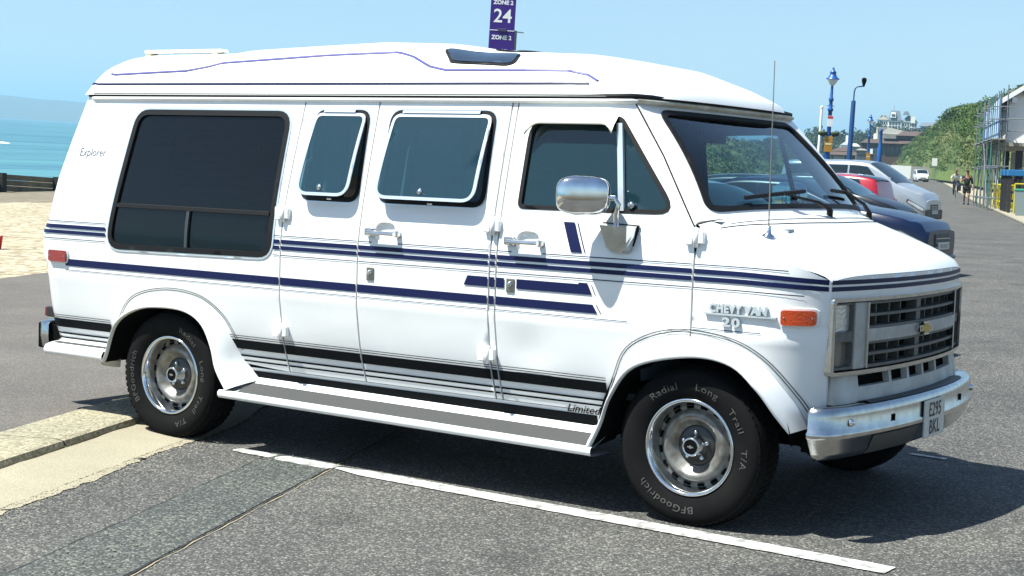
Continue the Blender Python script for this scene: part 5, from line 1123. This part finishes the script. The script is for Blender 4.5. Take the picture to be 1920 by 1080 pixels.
q, a = frame_at(1613, 305, 410, 0); e = empty('stone_kiosk', tuple(q), a, 'pale stone kiosk right of the wide brown-roofed pavilion', 'building'); MB().box(-9*sc_,12*sc_,0,6,-4,22*sc_).build('wall', STON, e); hip(-10*sc_,13*sc_,-.5,6.5,22*sc_,25*sc_,1,1).build('roof', STON, e); windows(e,-8*sc_,10*sc_,0,18*sc_,3,1,0,.7,1.6)
q, a = frame_at(1585, 276, 700, 0); e = empty('white_house', tuple(q), a, 'white gabled house with chimney among the far trees', 'building'); sc_ = 700/FPX
MB().box(-10*sc_,10*sc_,0,8,-8,4*sc_).build('wall', SGW, e); MB().loft([[(-10*sc_,-.4,4*sc_),(0,-.4,11*sc_),(10*sc_,-.4,4*sc_)],[(-10*sc_,8.4,4*sc_),(0,8.4,11*sc_),(10*sc_,8.4,4*sc_)]], closed=False, sm=False).add([(-10*sc_,-.39,4*sc_),(10*sc_,-.39,4*sc_),(0,-.39,11*sc_)], [(0,1,2)]).build('roof', SGW, e); MB().box(0,1.1,3,4,8*sc_,22*sc_).build('chimney', SGW, e); windows(e,-8*sc_,8*sc_,-2,3*sc_,3,1,0,.8,1.2)
for i, (px, py, w_, h, lb_) in enumerate(((1600,278,22,6,'long low white-roofed house among the far trees'),(1622,277,14,5,'small pale house among the far trees, right of the long white-roofed one'))):
    q, a = frame_at(px, py, 720, .1); e = empty('far_house', tuple(q), a, lb_, 'house'); sc_ = 720/FPX
    MB().box(-w_/2*sc_,w_/2*sc_,0,7,-8,h*.6*sc_).build('wall', STON, e); hip(-w_/2*sc_-.4,w_/2*sc_+.4,-.4,7.4,h*.6*sc_,h*1.5*sc_,1.5,3).build('roof', mat('roof_pale', (.5,.5,.48), .6) if i == 0 else BRN, e); windows(e,-w_/2*sc_,w_/2*sc_,-2,h*.5*sc_,4,1,0,.8,1.1)
# ------------------------------------------------------------------ kiosk with scaffolding
def loc_st(t0, s0):
    """frame along the promenade: local x along it (away), y towards the sea"""
    x, y = xy(s0, t0); return (x, y, gz(x, y)), math.atan2(.947, -.32)
KO, KA = loc_st(67., 10.0)
WBR = mat('kiosk_white', (.70,.70,.68), .6); STP = mat('stripe_blue_panel', (.03,.12,.32), .6); TUBE = mat('scaffold_tube', (.20,.22,.23), .4, metal=.5); TUBEG = mat('scaffold_green', (.05,.15,.13), .5); DECK = mat('deck_board', (.26,.235,.19), .85); DKW = mat('dark_timber', (.016,.017,.019), .7); YEL = mat('barrier_yellow', (.46,.40,.012), .45); TEAL = mat('counter_blue', (.012,.12,.28), .45)
k = empty('beach_kiosk', KO, KA-math.pi/2, 'white gabled upper storey of a beach kiosk raised on dark posts', 'building')
def kp(nm, m_, *b, bev=0.): return MB().box(*b, bev).build(nm, m_, k)
def gab(y0, y1, grow=0., zo=0.): return [[(-grow, y, 3.02), (9+grow, y, 3.02), (9+grow, y, 5.02+zo), (4.5, y, 8.0+zo), (-grow, y, 5.02+zo)] for y in (y0, y1)]
MB().loft(gab(0, 10), sm=False, cap=True).build('upper_wall', WBR, k)
for sx in (0, 1):
    X2 = (lambda x: x) if sx == 0 else (lambda x: 9-x)
    MB().loft([[(X2(-.55), y, 4.70), (X2(4.5), y, 8.06), (X2(4.5), y, 8.24), (X2(-.55), y, 4.88)] for y in (-.45, 10.4)], sm=False, cap=True).build('roof_slope', BRN, k)
    MB().loft([[(X2(-.58), y, 4.60), (X2(4.5), y, 7.98), (X2(4.5), y, 8.20), (X2(-.58), y, 4.84)] for y in (-.50, -.455)], sm=False, cap=True).build('bargeboard', WBR, k)
    for i in range(9): x = .1+i*.5; MB().box(min(X2(x),X2(x+.2)),max(X2(x),X2(x+.2)),-.40,-.005,4.92+x*.664-.16,4.92+x*.664+.08).build('eaves_bracket', WBR, k)
kp('window', WPANE, 5.6,6.8,-.03,.2,3.5,4.9)
kp('deck', DECK, -.4,10,-1.5,10,2.84,3.0); kp('deck_beam', DECK, -.35,10,-1.3,-1.1,2.66,2.83)
for i in range(5): kp('post', DKW, .5+i*1.9-.15,0.5+i*1.9+.15,-1.2,-.9,-.05,2.83)
for i in range(4): kp('rear_post', DKW, .1+i*2.2-.13,.1+i*2.2+.13,2.4,2.66,-.05,2.71)
for i in range(14): kp('white_board', WBR, -.4+i*.36,-.4+i*.36+.2,3.0,3.08,.9,2.68)
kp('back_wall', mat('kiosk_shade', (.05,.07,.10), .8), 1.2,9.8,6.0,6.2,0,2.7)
for z in (3.5,4.05): MB().tube([(-.4,-1.45,z),(10,-1.45,z)], .024, 6).build('deck_rail', TUBE, k)
for i in range(9): MB().tube([(-.38+i*1.2,-1.45,3.0),(-.38+i*1.2,-1.45,4.05 if i % 3 else 5.0)], .026, 6).build('rail_post', TUBE, k)
ka_ = at(1866,380,73); kb_ = at(1835,378,84); KS = (float(ka_[0]), float(ka_[1]), gz(ka_[0], ka_[1])); SA = math.atan2(kb_[1]-ka_[1], kb_[0]-ka_[0])
s_ = empty('scaffold', KS, SA, 'tube scaffold with blue and white sheeting against the end of the beach kiosk', 'scaffold')
for i in range(5):
    for j in range(3):
        MB().tube([(i*2.6,-j*.3+.3,0),(i*2.6,-j*.3+.3,5.0+.25*((i*3+j) % 3))], .028, 6).build('standard', TUBEG if (i+j) % 3 == 0 else TUBE, s_); MB().box(i*2.6-.1,i*2.6+.1,-j*.3+.2,-j*.3+.4,0,.02).build('base_plate', TUBE, s_)
for z in (.5,1.9,3.05,3.95,4.5):
    for j in range(3): MB().tube([(-.3,-j*.3+.3,z),(10.7,-j*.3+.3,z)], .024, 6).build('ledger', TUBE, s_)
    for i in range(5): MB().tube([(i*2.6,.5,z+.05),(i*2.6,-.5,z+.05)], .024, 6).build('transom', TUBE, s_)
MB().tube([(0,0.36,.2),(4,0.36,3.0)], .024, 6).build('brace', TUBE, s_); MB().tube([(8,0.36,.2),(4,0.36,3.0)], .024, 6).build('brace', TUBE, s_)
for j in range(4): MB().box(-.2,10.6,-.36+j*.18,-.36+j*.18+.17,3.11,3.15).build('scaffold_board', DECK, s_)
for i in range(17): MB().box(.1+i*.62,.1+i*.62+.46,-.02,.02,3.2,4.95-.02*i).build('sheeting_panel', STP if i % 2 == 0 else mat('sheet_pale', (.45,.58,.68), .6), s_)
WR = [mat('goods_red', (0.300,0.060,0.048), .7), mat('goods_orange', (0.360,0.156,0.060), .7), mat('goods_white', (0.420,0.408,0.384), .7), mat('goods_blue', (0.048,0.084,0.240), .7)]
for i in range(9):
    x = 1+i*.95
    st_ = empty('goods_stand', tuple(np.array(KS)+np.array([math.cos(SA)*x+math.sin(SA)*.7, math.sin(SA)*x-math.cos(SA)*.7, 0])), KA, 'rack of brightly coloured beach goods under the scaffold', 'goods rack', 'racks of beach goods under the scaffold')
    MB().tube([(-.3,0,0),(-.3,0,1.5),(.3,0,1.5),(.3,0,0)], .02, 6).build('frame', TUBE, st_)
    for kk in range(3): MB().box(-.26+kk*.19,-.26+kk*.19+.15,-.1,.1,.55+.12*((i+kk) % 3),1.40,.02).build('hung_item', WR[(i+kk) % 4], st_)
def barrier(t, s, m_, lb_, rz=0., n=9, w_=1.9, h=1.05, g=None):
    o_, a = loc_st(t, s); e = empty('barrier', o_, a+rz, lb_, 'barrier', g)
    MB().tube([(0,0,0),(0,0,h),(w_,0,h),(w_,0,0)], .03, 8).build('frame', m_, e); MB().tube([(0,0,.42),(w_,0,.42)], .02, 6).build('rail', m_, e)
    for i in range(1, n): MB().tube([(w_*i/n,0,.05 if m_ is YEL else .42),(w_*i/n,0,h)], .016, 6).build('bar', m_, e)
    return e
for i, t in enumerate((62.6,64.7,66.8)): barrier(t, 10.3, YEL, 'yellow tube barrier in the row at the foot of the scaffold', .45, 9, 1.9, 1.15, 'yellow barriers at the scaffold foot')
o_, a = loc_st(56.5, 9.55); e = empty('yellow_stand', o_, a-1.3, 'yellow tube stand in front of the dark kiosk posts', 'stand')
for x in (0, .9):
    MB().tube([(x,0,0),(x,0,1.25)], .035, 8).build('leg', YEL, e)
for z in (.35,.85,1.25): MB().tube([(0,0,z),(.9,0,z)], .03, 8).build('rail', YEL, e)
for i, t in enumerate((58.2,60.0,61.6)):
    o_, a = loc_st(t, 10.1); e = empty('folded_rack', o_, a, ('tall dark rack with blue shelves nearest the yellow stand','tall dark rack with blue shelves between two others','tall dark rack with blue shelves nearest the yellow barriers')[i], 'rack')
    for x, y in ((0,0),(1.0,0),(0,.6),(1.0,.6)): MB().box(x-.05,x+.05,y-.05,y+.05,0,1.75).build('upright', DKW, e)
    for z in (.5,.85,1.2): MB().box(-.02,1.02,.02,.58,z,z+.06).build('shelf', DKW, e)
    MB().box(-.1,1.1,-.1,.7,1.55,1.8,.02).build('blue_top', TEAL, e)
o_, a = loc_st(54.6, 9.7); e = empty('wheeled_bin', o_, a, 'grey-green wheeled bin beside the yellow stand', 'bin'); MB().loft([[(-.25,-.25,.08),(.25,-.25,.08),(.25,.25,.08),(-.25,.25,.08)],[(-.30,-.32,1.0),(.30,-.32,1.0),(.30,.32,1.0),(-.30,.32,1.0)]], sm=False, cap=True).build('body', mat('bin_grey', (.2,.25,.25), .5), e); MB().box(-.32,.32,-.34,.34,1.005,1.08,.02).build('lid', mat('bin_green', (.03,.28,.18), .5), e)
for sx in (-.2,.2): MB().lathe([(.1,-.03),(.1,.03)], (sx,.3,.1), (1,0,0), 12).build('wheel', BLK, e)
# road sign by the far bend
q = gpt(1749, 346); e = empty('road_sign', tuple(q), 0, 'small white rectangular road sign on a pole by the mown bank', 'sign'); e.rotation_euler = (0,.0274,math.radians(20)); Dq = np.linalg.norm(q-CAM)
MB().tube([(0,.05,-.1),(0,.05,3.2)], .05, 8).build('pole', STEEL, e); MB().box(-.32,.32,-.02,.02,2.3,3.25,.01).build('sign_board', mat('sign_grey_white', (.6,.6,.58), .6), e)
q = gpt(1736, 337); e = empty('hoarding', tuple(q), 0, 'white and grey hoarding along the far bend of the road', 'hoarding'); e.rotation_euler = (0,.0274,math.radians(25))
for i in range(5): MB().box(-14+i*4.2,-14+i*4.2+4.0,14,14.2,0,2.6).build('panel', SGW if i in (0,1,2) else mat('hoarding_grey', (.3,.29,.28), .7), e)
# ------------------------------------------------------------------ people
SKIN = mat('skin', (.30,.17,.11), .6); HAIR = mat('hair_brown', (.05,.03,.02), .8)
def skin_mesh(name, J, E, m_, parent, root, sub=2):
    """J: joint -> (x, y, z, radius); limbs grown as one surface"""
    nm = list(J); me = bpy.data.meshes.new(name); me.from_pydata([J[k][:3] for k in nm], [(nm.index(a), nm.index(b)) for a, b in E], []); o = bpy.data.objects.new(name, me); COL.objects.link(o)
    sk = o.modifiers.new('s', 'SKIN'); sk.use_smooth_shade = True; ss2 = o.modifiers.new('d', 'SUBSURF'); ss2.levels = sub; ss2.render_levels = sub
    for i, k in enumerate(nm):
        r = J[k][3]; sv = me.skin_vertices[0].data[i]; sv.radius = (r, r) if not hasattr(r, '__len__') else r; sv.use_root = (k == root)
    ev = o.evaluated_get(bpy.context.evaluated_depsgraph_get()); m2 = bpy.data.meshes.new_from_object(ev); m2.materials.clear(); m2.materials.append(m_)
    bpy.data.objects.remove(o); o2 = bpy.data.objects.new(name, m2); COL.objects.link(o2); o2.parent = parent
    for p in m2.polygons: p.use_smooth = True
    return o2
BODY_E = [('pel','spi'),('spi','che'),('che','nec'),('nec','hea'),('hea','top'),('che','shL'),('shL','elL'),('elL','haL'),('haL','fiL'),('che','shR'),('shR','elR'),('elR','haR'),('haR','fiR'),('pel','hiL'),('hiL','knL'),('knL','anL'),('anL','toL'),('pel','hiR'),('hiR','knR'),('knR','anR'),('anR','toR')]
def body(J, e): return skin_mesh('body', J, BODY_E, SKIN, e, 'pel')
def hand(p, d_, e):
    p = np.array(p); d_ = np.array(d_, float); d_ /= np.linalg.norm(d_); s2 = np.cross(d_, [0, 0, 1.]); s2 /= np.linalg.norm(s2)+1e-9
    mb = MB()
    for i, (o_, L_) in enumerate(((-.03,.07),(-.01,.085),(.01,.08),(.03,.065))): a = p+s2*o_; mb.tube([a, a+d_*L_*.6, a+d_*L_+s2*0-np.array([0,0,.01])], [.010,.009,.007], 6)
    mb.tube([p-d_*.05-s2*.035, p-s2*.065, p+d_*.03-s2*.07], [.012,.010,.008], 6)
    return mb.build('fingers', SKIN, e)
# walker in black with shorts
q = gpt(1811, 384); e = empty('person', tuple(q), math.radians(-70), 'person walking in black jacket and black shorts with cap on the road', 'person')
J = dict(pel=(0,0,.93,(.15,.12)),spi=(0,0,1.12,(.15,.11)),che=(.02,0,1.34,(.17,.12)),nec=(.03,0,1.50,.06),hea=(.05,0,1.60,.085),top=(.05,0,1.70,.07),shL=(.01,.19,1.42,.06),elL=(-.06,.27,1.14,.045),haL=(.08,.28,.92,.035),fiL=(.10,.28,.86,.028),shR=(.01,-.19,1.42,.06),elR=(.06,-.26,1.15,.045),haR=(.24,-.18,1.28,.035),fiR=(.28,-.15,1.32,.028),hiL=(0,.09,.86,.09),knL=(.14,.10,.48,.062),anL=(.06,.10,.09,.042),toL=(.22,.11,.04,.04),hiR=(0,-.09,.86,.09),knR=(.04,-.10,.48,.062),anR=(-.18,-.10,.12,.042),toR=(-.04,-.11,.05,.04))
body(J, e); hand((.10,.28,.84), (.1,0,-1), e); hand((.29,-.14,1.33), (.6,.3,.5), e)
BLKC = mat('cloth_black', (.012,.012,.014), .9); BOOT = mat('boot', (.03,.028,.027), .7)
jk = {k: (v[0], v[1], v[2], v[3]) for k, v in J.items() if k in ('pel','spi','che','shL','elL','shR','elR')}; jk = {k: (*v[:3], tuple(a*1.22 for a in (v[3] if hasattr(v[3], '__len__') else (v[3], v[3])))) for k, v in jk.items()}; jk['elL'] = (-.02,.275,1.02,(.055,.055)); jk['elR'] = (.13,-.23,1.19,(.055,.055))
skin_mesh('jacket', jk, [('pel','spi'),('spi','che'),('che','shL'),('shL','elL'),('che','shR'),('shR','elR')], BLKC, e, 'pel')
skin_mesh('shorts', dict(pel=(0,0,.93,(.17,.14)),hiL=(0,.10,.84,.115),knL=(.12,.105,.56,.11),hiR=(0,-.10,.84,.115),knR=(.04,-.105,.56,.11)), [('pel','hiL'),('hiL','knL'),('pel','hiR'),('hiR','knR')], BLKC, e, 'pel')
sup((.055,0,1.715), (.105,.092,.055), .85, 14, 8).build('cap', mat('cap_brown', (.06,.04,.03), .9), e)
for a, b in (('anL','toL'),('anR','toR')): sup(((J[a][0]+J[b][0])/2, J[a][1], J[b][2]+.02), (.14,.055,.055), .8, 14, 8).build('boot', BOOT, e)
for sy in (-.032,.032): sup((.128,sy,1.615), (.010,.012,.008), 1., 8, 6).build('eye', BLK, e)
# cyclist
q = gpt(1791, 371); hd = math.radians(-72); cy = empty('bicycle', tuple(q), hd, 'dark bicycle ridden along the road towards the camera', 'bicycle'); bk = BLK
for x, nm in ((.52,'front_wheel'),(-.52,'rear_wheel')):
    w_ = MB().tube([(x+.33*math.cos(a), 0, .345+.33*math.sin(a)) for a in np.linspace(0, 2*math.pi, 29)], .018, 6, False).build(nm, RUB, cy)
    for j in range(8): a = math.pi*j/8; MB().tube([(x+.32*math.cos(a),0,.345+.32*math.sin(a)),(x-.32*math.cos(a),0,.345-.32*math.sin(a))], .003, 4, False).build('spoke', TUBE, w_)
MB().tube([(-.52,0,.345),(-.08,0,.30),(.36,0,.80),(-.16,0,.82),(-.08,0,.30)], .018, 6).tube([(-.52,0,.345),(-.16,0,.82)], .012, 6).tube([(.52,0,.345),(.36,0,.80),(.33,0,1.0)], .016, 6).build('frame', BLUE2, cy)
MB().tube([(.22,-.30,1.04),(.33,-.2,1.04),(.35,0,1.02),(.33,.2,1.04),(.22,.30,1.04)], .014, 6).build('handlebar', RUB, cy); sup((-.20,0,.95), (.13,.08,.03), .9, 12, 6).build('saddle', RUB, cy); MB().tube([(-.16,0,.80),(-.19,0,.94)], .013, 6).build('seat_post', TUBE, cy)
MB().tube([(-.08,-.10,.30),(.06,-.12,.22)], .012, 6).build('crank', TUBE, cy); MB().box(.30,.45,.12,.32,.45,.85,.02).build('pannier', BLKC, cy)
e = empty('person', tuple(q), hd, 'person riding a bicycle in pale shirt, dark trousers and brown hat', 'person')
J = dict(pel=(-.18,0,1.03,(.15,.12)),spi=(-.10,0,1.20,(.14,.11)),che=(0,0,1.40,(.17,.12)),nec=(.06,0,1.53,.06),hea=(.10,0,1.62,.085),top=(.10,0,1.71,.07),shL=(.02,.19,1.44,.058),elL=(.10,.32,1.22,.045),haL=(.24,.28,1.08,.034),fiL=(.27,.26,1.06,.028),shR=(.02,-.19,1.44,.058),elR=(.10,-.32,1.22,.045),haR=(.24,-.28,1.08,.034),fiR=(.27,-.26,1.06,.028),hiL=(-.14,.09,.98,.09),knL=(.18,.12,.74,.065),anL=(-.02,.11,.44,.045),toL=(.12,.11,.38,.04),hiR=(-.14,-.09,.98,.09),knR=(.16,-.12,.60,.065),anR=(.02,-.12,.24,.045),toR=(.15,-.12,.20,.04))
body(J, e); hand((.27,.26,1.06), (.4,-.1,-.3), e); hand((.27,-.26,1.06), (.4,.1,-.3), e)
sh = {k: (*v[:3], tuple(a*1.18 for a in (v[3] if hasattr(v[3], '__len__') else (v[3], v[3])))) for k, v in J.items() if k in ('pel','spi','che','shL','elL','shR','elR')}
skin_mesh('shirt', sh, [('pel','spi'),('spi','che'),('che','shL'),('shL','elL'),('che','shR'),('shR','elR')], mat('cloth_pale', (.55,.56,.50), .9), e, 'pel')
skin_mesh('trousers', {k: (*v[:3], tuple(a*1.2 for a in (v[3] if hasattr(v[3], '__len__') else (v[3], v[3])))) for k, v in J.items() if k in ('pel','hiL','knL','anL','hiR','knR','anR')}, [('pel','hiL'),('hiL','knL'),('knL','anL'),('pel','hiR'),('hiR','knR'),('knR','anR')], mat('cloth_navy', (.02,.025,.045), .9), e, 'pel')
sup((.10,0,1.73), (.16,.15,.03), .9, 16, 6).build('hat_brim', mat('hat_brown', (.16,.07,.04), .9), e); sup((.10,0,1.76), (.10,.09,.07), .9, 14, 8).build('hat_crown', mat('hat_brown', (.16,.07,.04), .9), e)
for a, b in (('anL','toL'),('anR','toR')): sup(((J[a][0]+J[b][0])/2, J[a][1], (J[a][2]+J[b][2])/2-.01), (.13,.05,.05), .8, 12, 6).build('shoe', BOOT, e)
for sy in (-.032,.032): sup((.182,sy,1.635), (.010,.012,.008), 1., 8, 6).build('eye', BLK, e)
# red bucket left on the beach
q = at(-8, 432, 25.5); z = beach_z(*st(q[0], q[1]), q[0], q[1]); e = empty('beach_bucket', (float(q[0]), float(q[1]), z), 0, 'small red bucket on the beach', 'bucket'); MB().lathe([(.0001,.005),(.08,0),(.11,.22),(.115,.22),(.105,.2),(.078,.02),(.0001,.02)], (0,0,0), (0,0,1), 18).build('pail', mat('bucket_red', (.55,.03,.02), .4), e); MB().tube([(.11*math.cos(a), 0, .21+.11*math.sin(a)) for a in np.linspace(0, math.pi, 9)], .006, 6).build('handle', SGW, e)
# ------------------------------------------------------------------ air
hz_ = bpy.data.materials.new('haze_air'); hz_.use_nodes = True; n = hz_.node_tree.nodes; n.clear(); o_ = n.new('ShaderNodeOutputMaterial'); pv = n.new('ShaderNodeVolumePrincipled'); pv.inputs['Color'].default_value = (.42,.76,1.0,1); pv.inputs['Density'].default_value = .00018; pv.inputs['Anisotropy'].default_value = .2
hz_.node_tree.links.new(pv.outputs[0], o_.inputs['Volume'])
hb = struct(MB().box(-27500,1500,-12000,15000,-4.2,260).build('haze', hz_), 'stuff'); hb.rotation_euler = TUP
